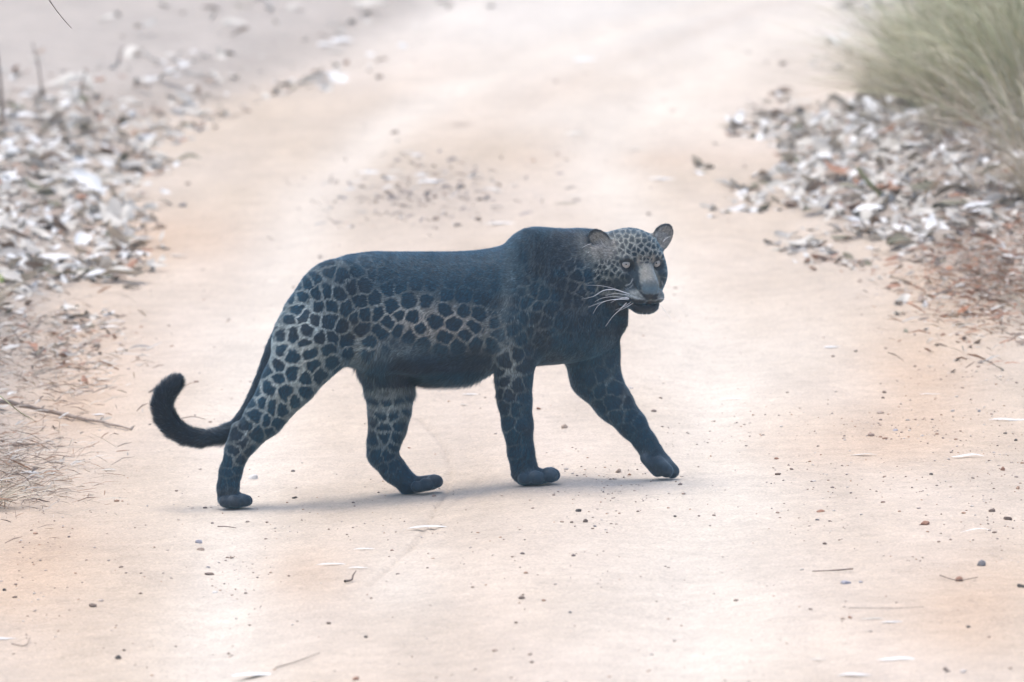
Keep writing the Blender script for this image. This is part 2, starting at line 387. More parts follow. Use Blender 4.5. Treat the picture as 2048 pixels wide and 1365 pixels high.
# near hind: thigh, shank, hock, metatarsus
ep(652, 610, Md(652) - 52, 66, 92, 44, -22, k=.04, **HB)
ep(612, 665, Md(612) - 50, 62, 84, 42, -28, k=.03, **HB)
chain([(624, 676, -92, 66), (574, 764, -92, 48), (527, 836, -92, 36.5), (489, 884, -90, 26.5)], k=.018, hair=.0078, flow=(-.6, 0, -1))
chain([(668, 705, -88, 34), (600, 772, -95, 28), (540, 842, -94, 20)], k=.022, flow=(-.6, 0, -1))
chain([(489, 884, -90, 26), (474, 905, -88, 23.5), (461, 945, -86, 22), (456, 975, -84, 21.5), (456, 992, -82, 21)], k=.010, hair=.007, flow=(-.1, 0, -1))
cone(P(474, 856, -92), P(466, 892, -90), .014, .012, k=.02, hair=.007)   # heel tendon
# far hind
ep(772, 712, Md(772) + 46, 62, 66, 42, 0, k=.03, hair=.012, flow=(-.3, 0, -1))
chain([(776, 740, 34, 57), (780, 785, 34, 47), (779, 821, 33, 42), (776, 852, 32, 37), (768, 884, 31, 32), (764, 908, 30, 28.5)], k=.012, hair=.010, flow=(-.2, 0, -1))
chain([(764, 908, 30, 28), (787, 940, 30, 25), (815, 966, 29, 22)], k=.012, hair=.007, flow=(.4, 0, -1))
# near front
ep(1030, 700, Md(1030) - 52, 44, 60, 34, 0, k=.03, flow=(-.1, 0, -1))
chain([(1030, 715, -28, 43), (1028, 760, -26, 36), (1029, 800, -24, 34), (1035, 850, -20, 30.5), (1042, 905, -15, 26), (1048, 935, -12, 25), (1050, 948, -12, 23)], k=.012, hair=.007, flow=(.05, 0, -1))
# far front, reaching forward
ep(1184, 690, Md(1150) + 42, 52, 62, 40, -20, k=.035, flow=(0, 0, -1))
ep(1208, 722, 80, 30, 46, 34, -8, k=.02, flow=(0, 0, -1))
chain([(1183, 715, 88, 54), (1190, 752, 90, 50), (1227, 806, 92, 37.5), (1264, 849, 93, 28), (1290, 884, 93, 21.5), (1303, 902, 93, 21)], k=.014, hair=.007, flow=(.5, 0, -1))
# paws ---------------------------------------------------------------------------------------------
def toe(px, py, D, L, r, deg, r2=None, **kw):       # toe: knuckle to tip
    kw.setdefault('k', .0035); kw.setdefault('hair', .003)
    a = math.radians(deg); a0 = P(px, py, D); b0 = a0 + np.array([math.cos(a), 0, math.sin(a)]) * L / S
    cone(a0, b0, r / S, (r2 or r * .82) / S, part='paw', **kw)
# near hind paw (seen from the side, toes pointing right)
ep(467, 1001, -84, 31, 16.5, 25, 0, k=.008, hair=.005, part='paw')
for (a, b, d, L, r, g) in [(449, 1004, -103, 4, 11.5, -8), (467, 1003, -108, 5, 12.5, -8), (485, 1001.5, -99, 5, 13, -8), (489, 1001, -78, 5, 12.5, -8)]:
    toe(a, b, d, L, r, g, r * .93)
# near front paw
ep(1064, 952, -14, 42, 17.5, 27, -3, k=.008, hair=.005, part='paw')
for (a, b, d, L, r, g) in [(1047, 958, -38, 5, 11.5, -8), (1071, 955, -42, 6, 13.5, -12), (1096, 950, -30, 6, 15.5, -16), (1102, 949, -4, 5, 15, -16), (1090, 950, 18, 6, 13.5, -10)]:
    toe(a, b, d, L, r, g, r * .93)
# far hind paw, flat on the ground
cone(P(814, 973, 29), P(864, 965, 26), 17 / S, 15.5 / S, k=.008, hair=.005, part='paw')
for (a, b, d, L, r, g) in [(833, 974, 4, 5, 11.5, -4), (851, 969, 4, 6, 13, -6), (868, 963, 14, 5, 14.5, -6), (868, 962, 36, 5, 13.5, -4)]:
    toe(a, b, d, L, r, g, r * .93)
# far front paw, reaching down to the ground, toes drooping
cone(P(1300, 902, 93), P(1318, 928, 92), 22 / S, 25 / S, k=.008, hair=.005, part='paw')
for (a, b, d, L, r, g) in [(1294, 916, 82, 34, 14.5, -50), (1303, 926, 74, 20, 13.5, -48), (1316, 926, 72, 24, 15, -44), (1328, 926, 90, 24, 16, -46), (1318, 926, 110, 22, 14, -46)]:
    toe(a, b, d, L, r, g, r * .93)
ep(1300, 928, 84, 15, 9, 15, -50, k=.004, hair=.002, part='pad')
# tail ---------------------------------------------------------------------------------------------
TP = [(622, 592, -30, 20), (594, 618, -30, 19), (569, 655, -32, 17.5), (548, 700, -34, 16.5), (524, 765, -36, 15.5), (498, 822, -40, 15), (472, 855, -42, 14.5), (440, 873, -42, 14.5), (402, 878, -42, 15),
      (370, 871, -42, 17), (346, 857, -42, 18.5), (330, 835, -42, 19.5), (324, 812, -42, 19.5), (330, 790, -42, 19), (341, 775, -42, 17.5), (350, 767, -42, 15.5)]
for i, (q, s) in enumerate(zip(TP[:-1], TP[1:])):
    cone(P(*q[:3]), P(*s[:3]), q[3] / S, s[3] / S, k=.02 if i < 1 else .004, hair=.010 if i < 6 else .013, part='tail')

def smin(a, b, k):
    h = np.maximum(k - np.abs(a - b), 0) / k; return np.minimum(a, b) - h * h * k * .25
def build_field():
    lo = np.min([p['lo'] for p in prims], 0) - .03; hi = np.max([p['hi'] for p in prims], 0) + .03
    n = np.ceil((hi - lo) / VX).astype(int) + 1
    F = np.full(n, .05, np.float32)
    for p in prims:
        m = p['k'] + .012
        i0 = np.maximum(((p['lo'] - m - lo) / VX).astype(int), 0); i1 = np.minimum(((p['hi'] + m - lo) / VX).astype(int) + 2, n)
        ax = [lo[j] + VX * np.arange(i0[j], i1[j]) for j in range(3)]
        for xs0 in range(0, len(ax[0]), 60):       # slabs keep memory low
            axx = ax[0][xs0:xs0 + 60]
            g = np.stack(np.meshgrid(axx, ax[1], ax[2], indexing='ij'), -1).reshape(-1, 3)
            d = p['fn'](g).reshape(len(axx), len(ax[1]), len(ax[2])).astype(np.float32)
            sl = (slice(i0[0] + xs0, i0[0] + xs0 + len(axx)), slice(i0[1], i1[1]), slice(i0[2], i1[2]))
            if p['mode'] == 'add': F[sl] = smin(F[sl], d, p['k'])
            else: F[sl] = -smin(-F[sl], d, p['k'])
    return lo, F
def surface_nets(lo, F):
    ins = F < 0
    c = [ins[a:a + ins.shape[0] - 1, b:b + ins.shape[1] - 1, d:d + ins.shape[2] - 1] for a in (0, 1) for b in (0, 1) for d in (0, 1)]
    cnt = sum(q.astype(np.uint8) for q in c); act = (cnt > 0) & (cnt < 8)
    idx = -np.ones(act.shape, np.int32); ii = np.argwhere(act); idx[act] = np.arange(len(ii))
    acc = np.zeros((len(ii), 3)); num = np.zeros(len(ii))
    cor = [(a, b, d) for a in (0, 1) for b in (0, 1) for d in (0, 1)]
    val = {k: F[ii[:, 0] + k[0], ii[:, 1] + k[1], ii[:, 2] + k[2]].astype(float) for k in cor}
    for a in cor:
        for ax in range(3):
            if a[ax] == 0:
                b = list(a); b[ax] = 1; b = tuple(b); va, vb = val[a], val[b]; x = (va < 0) != (vb < 0)
                t = np.where(x, va / np.where(x, va - vb, 1), 0)
                pt_ = np.array(a, float)[None].repeat(len(ii), 0); pt_[:, ax] += t
                acc += np.where(x[:, None], pt_, 0); num += x
    V = lo + VX * (ii + acc / num[:, None])
    faces = []
    for ax in range(3):
        o1, o2 = [(1, 2), (2, 0), (0, 1)][ax]
        s0 = [slice(1, -1)] * 3; s1 = [slice(1, -1)] * 3; s0[ax] = slice(0, -1); s1[ax] = slice(1, None)
        a = ins[tuple(s0)]; b = ins[tuple(s1)]
        for flip, msk in ((False, a & ~b), (True, ~a & b)):
            e = np.argwhere(msk); off = np.ones(3, int); off[ax] = 0; e = e + off
            def gi(d1, d2):
                q = e.copy(); q[:, o1] += d1; q[:, o2] += d2; return idx[q[:, 0], q[:, 1], q[:, 2]]
            f = np.stack([gi(-1, -1), gi(0, -1), gi(0, 0), gi(-1, 0)], -1)
            faces.append(f[:, ::-1] if flip else f)
    return V, np.concatenate(faces)
lo, F = build_field()
V, Q = surface_nets(lo, F)
# relax once to take out stair-steps
def relax(V, Q, n=2):
    for _ in range(n):
        acc = np.zeros_like(V); num = np.zeros(len(V))
        for i in range(4):
            a, b = Q[:, i], Q[:, (i + 1) % 4]
            for k in range(3):
                acc[:, k] += np.bincount(a, V[b, k], len(V)) + np.bincount(b, V[a, k], len(V))
            num += np.bincount(a, minlength=len(V)) + np.bincount(b, minlength=len(V))
        V = V * .5 + .5 * acc / num[:, None]
    return V
V = relax(V, Q, 2)
def normals(V, Q):
    n = np.cross(V[Q[:, 2]] - V[Q[:, 0]], V[Q[:, 3]] - V[Q[:, 1]]); N = np.zeros_like(V)
    for i in range(4):
        for k in range(3): N[:, k] += np.bincount(Q[:, i], n[:, k], len(V))
    return N / (np.linalg.norm(N, axis=1, keepdims=True) + 1e-12)
N = normals(V, Q)
del F
# blended fur direction, fur length and head membership per vertex
adds = [p for p in prims if p['mode'] == 'add']
flow = np.zeros_like(V); hair = np.zeros(len(V)); wsum = np.zeros(len(V)); wpart = {k: np.zeros(len(V)) for k in ('head', 'nose', 'chin', 'ear', 'paw', 'pad', 'tail', 'body')}
for p in adds:
    s = np.all((V > p['lo'] - .04) & (V < p['hi'] + .04), axis=1)
    d = p['fn'](V[s]); wgt = np.exp(-np.clip(d, -.002, 1) / .006)
    flow[s] += wgt[:, None] * p['flow']; hair[s] += wgt * p['hair']; wsum[s] += wgt; wpart[p['part']][s] += wgt
wsum += 1e-12; hair /= wsum; flow /= wsum[:, None]
for k in wpart: wpart[k] /= wsum

# ------------------------------------------------------------------ coat pattern
Z3 = lambda L: [(500 + a / 3.657, 450 + b / 3.657) for a, b in L]
Z4 = lambda L: [(280 + a / 4.014, 700 + b / 4.014) for a, b in L]
Z5 = lambda L: [(680 + a / 2.844, 680 + b / 2.844) for a, b in L]
Z1 = lambda L: [(960 + a / 4.446, 420 + b / 4.446) for a, b in L]
seeds = Z3([(390, 680), (478, 697), (600, 592), (510, 600), (342, 615), (300, 525), (385, 520), (350, 450), (430, 555), (292, 705), (238, 720), (240, 815), (318, 805), (420, 782), (415, 856), (512, 825), (598, 825),
            (705, 845), (580, 705), (670, 740), (235, 920), (315, 965), (442, 940), (578, 920), (720, 930), (203, 1030), (322, 1090), (458, 1020), (595, 995), (208, 1125), (135, 1192), (262, 1225), (405, 1130), (85, 1305),
            (115, 1060), (490, 500), (565, 490), (650, 510), (755, 455), (835, 450), (705, 610), (800, 555), (845, 650), (760, 680), (825, 765), (870, 850), (1000, 935), (860, 945), (928, 655), (915, 535), (1035, 595),
            (1005, 715), (955, 775), (1085, 668), (1085, 785), (1160, 820), (1188, 675), (1240, 760), (1285, 560), (1355, 705), (1425, 625), (1490, 725), (1630, 745), (1570, 812), (1425, 822), (1262, 880), (1385, 905), (1520, 890),
            (1650, 880), (1160, 560), (1440, 520), (1565, 515), (1672, 660), (1562, 630), (1010, 470), (1100, 450), (1210, 440), (1330, 430), (1480, 410), (1620, 420), (1700, 540), (420, 430), (480, 400), (180, 930), (160, 1080)])
seeds += Z4([(1240, 195), (1325, 235), (980, 430), (1065, 460), (1140, 480), (1240, 420), (925, 530), (1015, 572), (1100, 590), (945, 675), (1045, 655), (820, 755), (872, 812), (762, 800), (745, 865), (855, 600), (1185, 530), (905, 440), (940, 330),
             (1330, 330), (700, 900), (820, 880), (700, 980), (780, 960), (660, 1060), (760, 1050), (880, 600), (790, 690)])
seeds += Z5([(900, 170), (922, 235), (940, 120), (962, 325), (930, 390), (957, 475), (1055, 150), (1012, 255), (1040, 340), (1075, 230), (1060, 420), (1020, 480), (985, 560), (1060, 560), (1000, 640), (1070, 640), (1010, 400), (900, 300),
             (1560, 280), (1550, 360), (1640, 370), (1572, 430), (1650, 430), (1480, 290), (1480, 200), (1600, 190), (1420, 220), (1350, 190), (1400, 330), (1470, 380), (1700, 470), (1640, 500), (1720, 540), (1750, 600)])
seeds += Z5([(195, 462), (235, 425), (300, 428), (335, 485), (250, 545), (310, 560), (190, 560), (225, 585), (246, 492), (275, 490), (270, 660), (220, 665), (310, 650), (190, 345), (260, 340), (340, 345), (390, 400), (180, 640), (300, 720), (250, 720), (350, 770), (300, 610), (160, 330), (390, 320)])
seeds += Z1([(300, 1060), (380, 1145), (450, 1110), (520, 1150), (440, 1225), (205, 1300), (330, 1290), (395, 730), (470, 710), (560, 740), (300, 900), (380, 960), (480, 950), (570, 1010), (590, 1090), (640, 1160), (250, 960), (240, 1100),
             (540, 1260), (640, 1280), (420, 820), (500, 860), (320, 820), (880, 480), (940, 450), (975, 420), (905, 500), (980, 590), (1000, 540), (1015, 470), (930, 350), (850, 430), (800, 480), (760, 400), (830, 350), (700, 470), (720, 560), (790, 580),
             (860, 600), (930, 640), (900, 720), (820, 680), (740, 660), (650, 600), (620, 700), (700, 760), (780, 790), (860, 800), (560, 560), (480, 560), (400, 620), (330, 620), (980, 700), (1010, 640), (600, 460), (520, 400), (600, 330), (700, 300), (800, 270), (880, 280)])
seeds = np.array(seeds)
_k = []
for q in seeds:
    if not _k or np.min(np.linalg.norm(np.array(_k) - q, axis=1)) > 17: _k.append(q)
seeds = np.array(_k)
# fill the rest with jittered seeds
fill = []
for yy in np.arange(440, 1010, 26):
    for xx in np.arange(420, 1380, 27):
        q = np.array([xx + RNG.uniform(-8, 8) + (13 if int(yy / 26) % 2 else 0), yy + RNG.uniform(-8, 8)])
        if np.min(np.linalg.norm(seeds - q, axis=1)) > (28 if xx < 1000 else 24): fill.append(q)
seeds = np.vstack([seeds, fill])
srad = RNG.uniform(.85, 1.12, len(seeds))
def vor(px, py):
    d1 = np.full(len(px), 1e9); d2 = np.full(len(px), 1e9); 
    for (a, b), r in zip(seeds, srad):
        m = (np.abs(px - a) < 60) & (np.abs(py - b) < 60)
        if not m.any(): continue
        d = np.hypot(px[m] - a, py[m] - b) / r
        o1 = d1[m]; o2 = d2[m]
        d1[m] = np.minimum(o1, d); d2[m] = np.minimum(np.maximum(o1, d), o2)
    return d1, d2
def G2(px, py, cx, cy, rx, ry, deg=0):
    a = math.radians(deg); u = (px - cx) * math.cos(a) + (py - cy) * math.sin(a); v = -(px - cx) * math.sin(a) + (py - cy) * math.cos(a)
    return np.exp(-(u / rx) ** 2 - (v / ry) ** 2)
hseeds = RNG.uniform((-.10, -.17, -.11), (.10, .05, .10), (5200, 3))
DARK = np.array([.0035, .036, .066]); PALE = np.array([.36, .42, .41]); DEEP = np.array([.011, .019, .034])
Z2 = lambda L: [(1130 + a / 5.6875, 430 + b / 5.6875) for a, b in L]
fseeds = Z2([(415, 650), (452, 590), (470, 655), (505, 550), (530, 680), (542, 580), (572, 625), (620, 670), (655, 705), (600, 760), (500, 770), (440, 770), (590, 490), (660, 445), (700, 480), (640, 535), (590, 195), (655, 362), (692, 310),
    (630, 410), (580, 435), (750, 360), (785, 395), (640, 290), (610, 250), (762, 285), (790, 450), (795, 510), (838, 405), (830, 240), (900, 240), (905, 300), (952, 350), (925, 400), (880, 440), (858, 485), (903, 500), (950, 485), (985, 520), (970, 440),
    (1012, 440), (930, 552), (880, 560), (1050, 360), (1092, 400), (1010, 300), (960, 275), (1005, 370), (880, 185), (942, 212), (1000, 240), (720, 200), (660, 195), (780, 195), (835, 300), (862, 355), (1045, 300), (722, 425), (1080, 450), (1050, 485), (700, 250), (740, 150), (820, 150), (660, 150), (590, 150), (880, 140),
    (540, 230), (520, 400), (540, 480), (500, 480), (470, 530), (430, 540), (400, 590), (380, 720), (560, 540), (550, 350), (590, 330), (600, 560), (1100, 330), (1110, 470), (1125, 600), (1130, 680), (1120, 740), (380, 650), (360, 580), (690, 620), (740, 650), (700, 700), (540, 830), (600, 830), (460, 830), (1100, 640),
    (1160, 420), (1150, 520), (340, 680), (330, 800), (400, 850)])
fseeds = np.array(fseeds + [(1130 + RNG.uniform(-60, 60), 430 + RNG.uniform(-40, 10)) for _ in range(40)])
eyes_l = [(-.0415, .000), (.0415, .000)]
def coat(p, wp):
    px, py = proj(p)
    wx = px + 7 * (vnoise(px / 13, py / 13, 3) - .5) + 4 * (vnoise(px / 5, py / 5, 5) - .5); wy = py + 7 * (vnoise(px / 13, py / 13, 4) - .5) + 4 * (vnoise(px / 5, py / 5, 6) - .5)
    d1, d2 = vor(wx, wy); e = d2 - d1
    con = np.maximum.reduce([1.15 * G2(px, py, 575, 715, 85, 175, 28), .62 * G2(px, py, 650, 660, 80, 70), .98 * G2(px, py, 845, 640, 150, 42, 10), .55 * G2(px, py, 940, 655, 60, 45), .6 * G2(px, py, 720, 690, 60, 40),
                             .62 * G2(px, py, 1012, 735, 36, 62), .20 * G2(px, py, 1070, 610, 60, 70), .30 * G2(px, py, 1170, 560, 40, 60), .22 * G2(px, py, 1235, 790, 60, 70), .22 * G2(px, py, 1018, 850, 26, 80),
                             .95 * G2(px, py, 775, 835, 45, 72), .45 * G2(px, py, 470, 905, 25, 40), .035 + 0 * px, .16 * G2(px, py, 740, 600, 220, 40)])
    con = con * (1 - .9 * sstep(690, 722, py) * sstep(735, 760, px) * sstep(1000, 975, px) * (py < 775))         # no pattern on the belly
    con = con * (.8 + .4 * fbm(px / 22, py / 22, 2, 8))
    wd = 4.6 + 3.4 * np.clip(con, 0, 1) + 1.0 * G2(px, py, 545, 760, 60, 120)
    line = np.maximum(1 - sstep(wd * .30, wd * 1.0, e), .75 * sstep(14.0, 18.0, d1) * sstep(24, 19, d1))
    line = line * con
    # bands on the far thigh
    fh = sstep(705, 740, px) * sstep(840, 820, px) * sstep(765, 800, py) * sstep(905, 870, py)
    band = (.5 + .5 * np.sin((py + 5 * np.sin(px / 14)) / 4.6)) ** 2 * fh * sstep(855, 820, py) * .55
    line = np.clip(np.maximum(line * (1 - .3 * fh), band), 0, 1.1)
    warm = np.clip(G2(px, py, 880, 650, 150, 60) + .5 * G2(px, py, 1150, 600, 60, 80), 0, 1)[:, None]
    blot = np.clip(1.5 * sstep(.52, .75, fbm(px / 60 + 3, py / 60, 3, 88)) * .5 * np.maximum(sstep(540, 620, py), sstep(1000, 1080, px)) + .8 * G2(px, py, 705, 578, 45, 30) + .6 * G2(px, py, 1085, 500, 60, 30) + .6 * G2(px, py, 1160, 620, 50, 60) + .5 * G2(px, py, 780, 775, 50, 30), 0, .85)[:, None]
    dark = DARK * (1 - warm * .5) + DEEP * warm * .5
    dark = dark * (1 - blot) + np.array([.013, .020, .031]) * blot
    under = np.clip(sstep(690, 740, py) * sstep(760, 800, px) * sstep(1000, 960, px) * (py < 790), 0, 1)[:, None]  # belly shade put into the fur colour
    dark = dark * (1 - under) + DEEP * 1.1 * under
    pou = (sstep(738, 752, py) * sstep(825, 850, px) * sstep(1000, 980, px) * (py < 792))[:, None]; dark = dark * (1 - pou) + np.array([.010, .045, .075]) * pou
    pale = PALE * (1 - warm * .5) + np.array([.36, .27, .215]) * warm * .5
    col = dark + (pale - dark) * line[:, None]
    # grey wash at flank fold and behind shoulder
    g = (.20 * G2(px, py, 790, 706, 55, 14, -8) * (.4 + 1.2 * vnoise(px / 3, py / 12, 71)) + .14 * G2(px, py, 1012, 600, 14, 90, 8) + .07 * G2(px, py, 1050, 560, 45, 110, 20) * vnoise(px / 4, py / 22, 72))[:, None]
    col = col + g * (PALE - col)
    col = col * (.72 + .56 * vnoise((px + py * .35) / 2.6, py / 11, 73))[:, None]  # sheen streaks painted into the coat colour
    # paws greyer
    pw = wp['paw'][:, None]; toes = sstep(1000, 1018, py)[:, None] * pw
    col = col * (1 - .35 * pw) + np.array([.045, .060, .075]) * .35 * pw
    col = col + (.075 * (G2(px, py, 1064, 944, 9, 6) + G2(px, py, 1102, 938, 12, 9) + G2(px, py, 868, 953, 12, 5) + G2(px, py, 461, 993, 7, 6) + G2(px, py, 483, 991, 7, 7) + G2(px, py, 1335, 922, 13, 8) + 1.2 * G2(px, py, 1288, 912, 8, 12)))[:, None] * np.array([.9, 1.0, 1.05])  # toe highlights painted as pale spots, plus pale fluff on the raised paw
    pad = wp['pad'][:, None]; col = col * (1 - pad) + np.array([.04, .04, .043]) * pad
    tl = wp['tail'][:, None]; tdark = np.array([.007, .012, .021]) + np.array([.008, .019, .026]) * sstep(350, 470, px)[:, None]
    col = col * (1 - tl) + tdark * tl
    # ---------------- head, in head coordinates (metres)
    q = (p - HE) @ HBASIS.T; r, f, u = q[:, 0], q[:, 1], q[:, 2]
    hw = np.clip(wp['head'] + wp['nose'] + wp['chin'] + wp['ear'], 0, 1)
    hw = np.maximum(hw, np.clip(1.3 * np.exp(-((px - 1205) / 30) ** 2 - ((py - 500) / 26) ** 2) * (p[:, 1] < Y0 + .02), 0, 1)); hw = np.maximum(hw, sstep(1.12, .95, np.sqrt(((px - 1262) / 72) ** 2 + ((py - 540) / 92) ** 2)) * (p[:, 1] < HE[1] + .13)); hw = np.maximum(hw, sstep(1.12, .96, np.sqrt((r / .092) ** 2 + ((f + .035) / .085) ** 2 + ((u + .01) / .098) ** 2)))
    m = hw > .02
    if m.any():
        r, f, u = r[m], f[m], u[m]; ar = np.abs(r)
        pm = p[m]; hp, hq = px[m], py[m]
        wxh = hp + 2.2 * (vnoise(hp / 4, hq / 4, 3) - .5); wyh = hq + 2.2 * (vnoise(hp / 4, hq / 4, 14) - .5)
        best1 = np.full(len(r), 1e9); best2 = np.full(len(r), 1e9)
        for (sa, sb) in fseeds:
            mm = (np.abs(wxh - sa) < 30) & (np.abs(wyh - sb) < 34)
            if not mm.any(): continue
            d = np.hypot(wxh[mm] - sa, (wyh[mm] - sb) * .85); o1 = best1[mm]; o2 = best2[mm]
            best1[mm] = np.minimum(o1, d); best2[mm] = np.minimum(np.maximum(o1, d), o2)
        ln = 1 - sstep(.7, 3.3, best2 - best1); ln = np.maximum(ln, .9 * sstep(6.0, 8.5, best1))
        base = np.array([.37, .38, .345]); dk = np.array([.006, .018, .028])
        A_ = (hp - 1130) * 5.6875 + 16 * (vnoise(hp / 3, hq / 3, 31) - .5); B_ = (hq - 430) * 5.6875 + 16 * (vnoise(hp / 3, hq / 3, 32) - .5)
        def bl2(a, b, ra, rb, deg=0):
            t = math.radians(deg); uu = (A_ - a) * math.cos(t) + (B_ - b) * math.sin(t); vv = -(A_ - a) * math.sin(t) + (B_ - b) * math.cos(t); return np.exp(-((uu / ra) ** 2 + (vv / rb) ** 2) ** 1.5)
        def st2(pts, wd_):
            return 1 - sstep(.4, 1.3, seg_dist(A_, B_, np.array(pts, float), 1e6) / wd_)
        ln = ln * (.30 + .95 * vnoise(hp / 4.2, hq / 4.2, 61)) * (.6 + .6 * vnoise(hp / 1.6, hq / 1.6, 67)); conH = 1.0 - .35 * sstep(-.055, -.085, u) - .50 * sstep(.045, .080, u) - .5 * sstep(-.11, -.15, f)
        sp_ = sstep(3.0, 5.2, best1 * (.85 + .35 * vnoise(hp / 2.5, hq / 2.5, 64))); mid = np.array([.085, .108, .108])
        c = dk + (mid - dk) * (sp_ * np.clip(conH, .1, 1))[:, None]
        c = c + (base - c) * np.clip(ln * np.clip(conH, .15, 1) * .85, 0, 1)[:, None]
        def M(col_, k_):
            nonlocal c; k_ = np.clip(k_, 0, 1)[:, None]; c = c * (1 - k_) + np.array(col_) * k_
        M((.016, .034, .050), .88 * bl2(748, 680, 100, 75)); M((.014, .030, .045), .88 * bl2(660, 800, 150, 75)); M((.014, .030, .044), .85 * bl2(790, 800, 75, 80)); M((.018, .034, .050), .9 * st2([(812, 560), (815, 640), (830, 740), (845, 830)], 32)); M((.020, .036, .05), .75 * bl2(610, 770, 80, 50)); M((.016, .022, .03), .85 * bl2(460, 800, 130, 65))
        M((.020, .030, .040), .8 * bl2(780, 760, 60, 80)); M((.014, .034, .052), .9 * bl2(1098, 660, 50, 90)); M((.014, .034, .05), .9 * bl2(1098, 810, 40, 110))
        M((.04, .065, .085), .55 * bl2(650, 495, 70, 28, -10))
        M((.31, .28, .23), .85 * bl2(838, 515, 22, 55)); M((.33, .28, .22), .75 * bl2(1000, 500, 24, 48)); M((.30, .26, .21), .7 * bl2(930, 572, 90, 14))
        rowsp = (.5 + .5 * np.cos(A_ / 6.2 + 1.5 * np.sin(B_ / 17))) * (.5 + .5 * np.cos(B_ / 8.0 + np.sin(A_ / 13)))
        M((.012, .014, .018), bl2(930, 500, 85, 62) * sstep(.30, .5, rowsp) * .95); M((.30, .27, .22), bl2(930, 505, 75, 50) * sstep(.25, .05, rowsp) * .7)
        lft = np.interp(B_, [540, 560, 700, 850, 900], [885, 866, 864, 874, 890]); rgt = np.interp(B_, [540, 560, 700, 850, 900], [995, 1008, 1030, 1058, 1052])
        br = sstep(-16, 26, A_ - lft) * sstep(-16, 26, rgt - A_) * sstep(545, 570, B_) * sstep(912, 892, B_)
        tb = sstep(700, 850, B_)[:, None]; cb = (np.array([.28, .275, .245]) * (1 - tb) + np.array([.10, .165, .205]) * tb) * (.8 + .4 * vnoise(hp / 1.5, hq / 3, 66))[:, None]
        k_ = (.95 * br)[:, None]; c = c * (1 - k_) + cb * k_; M((.10, .16, .21), br * sstep(835, 885, B_) * .8)
        M((.03, .05, .065), .6 * bl2(780, 900, 110, 60)); M((.26, .29, .29), .8 * bl2(785, 890, 50, 24)); M((.03, .04, .045), .9 * bl2(790, 882, 9, 9)); M((.014, .02, .03), .8 * st2([(850, 870), (880, 905), (930, 920)], 14))
        M((.33, .37, .38), .8 * st2([(690, 905), (740, 925), (820, 948), (900, 968)], 11)); M((.26, .29, .30), .8 * st2([(1118, 930), (1085, 955), (1030, 975)], 9))
        M((.013, .016, .022), .95 * sstep(965, 990, B_ + .12 * np.abs(A_ - 965) * (A_ < 965)))
        M((.012, .013, .017), .95 * st2([(720, 945), (820, 985), (930, 1003)], 9)); M((.012, .012, .016), .95 * sstep(895, 910, B_) * sstep(975, 955, B_) * sstep(125, 85, np.abs(A_ - 975) + .6 * (B_ - 900)))
        M((.11, .09, .085), .7 * bl2(967, 995, 16, 14)); M((.06, .05, .055), .4 * st2([(830, 1000), (900, 1040), (960, 1030), (1010, 1045)], 7))
        M((.40, .43, .43), .85 * st2([(695, 800), (735, 792), (775, 738)], 9)); M((.30, .33, .34), .7 * st2([(700, 850), (745, 830), (775, 790)], 6)); M((.30, .32, .32), .6 * st2([(620, 600), (660, 628), (700, 640)], 7))
        M((.30, .33, .34), .7 * st2([(1088, 610), (1118, 600), (1140, 580)], 6)); M((.33, .36, .38), .7 * st2([(1095, 750), (1105, 790)], 7)); M((.25, .27, .26), .7 * st2([(740, 430), (770, 480), (775, 540)], 6))
        M((.005, .008, .011), .98 * (1 - sstep(72, 98, np.hypot(A_ - 712, (B_ - 575) * 1.1)))); M((.005, .008, .011), .98 * (1 - sstep(56, 80, np.hypot(A_ - 1068, (B_ - 567) * .95))))
        M((.010, .014, .02), .9 * st2([(655, 545), (620, 540)], 8)); M((.010, .014, .02), .9 * st2([(765, 600), (800, 640)], 10)); M((.010, .014, .02), .9 * st2([(1030, 590), (1020, 560)], 7))
        we = wp['ear'][m]
        for (ec, en, eu, rad) in EARS:
            v = pm - ec; dn = v @ en; up_ = v @ eu; dist = np.linalg.norm(v, axis=1); side = np.sqrt(np.maximum(dist ** 2 - dn ** 2 - up_ ** 2, 0))
            rim = np.sqrt((side / rad[0]) ** 2 + (up_ / rad[2]) ** 2); inn = sstep(.95, .75, rim) * sstep(-.004, .001, dn) * (dist < .055)
            nearr = (dist < .05) * sstep(.02, .5, we)
            M((.014, .019, .026), nearr * .9 * sstep(-.012, .010, up_)); M((.20, .19, .17), nearr * .7 * sstep(.010, -.012, up_) * (dn > -.006)); M((.36, .355, .33), nearr * inn * (.55 + .45 * vnoise(hp / 1.3, hq / 3.5, 9)))
        M((.34, .315, .28), .95 * np.exp(-((hp - 1208) / 27) ** 2 - ((hq - 500) / 22) ** 2) * (.5 + .5 * vnoise(hp / 2, hq / 3, 9)))        # brown fluff below the near ear
        hk = np.clip(hw[m] * 1.3, 0, 1)[:, None]; col[m] = col[m] * (1 - hk) + c * hk
    return np.clip(col, .004, .8)
print('verts', len(V))
leopard = empty('leopard', tuple(P(960, 975, 0)))
tag(leopard, 'dark melanistic leopard walking across the dirt track, head turned to the camera', 'leopard')
LO = np.array(leopard.location)
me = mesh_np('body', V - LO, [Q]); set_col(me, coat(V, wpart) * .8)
skin, n_, b_ = mat_attr('hide', rough=.7, bump=.25, bscale=260, sheen=.25)
body = link('body', me, skin, leopard)

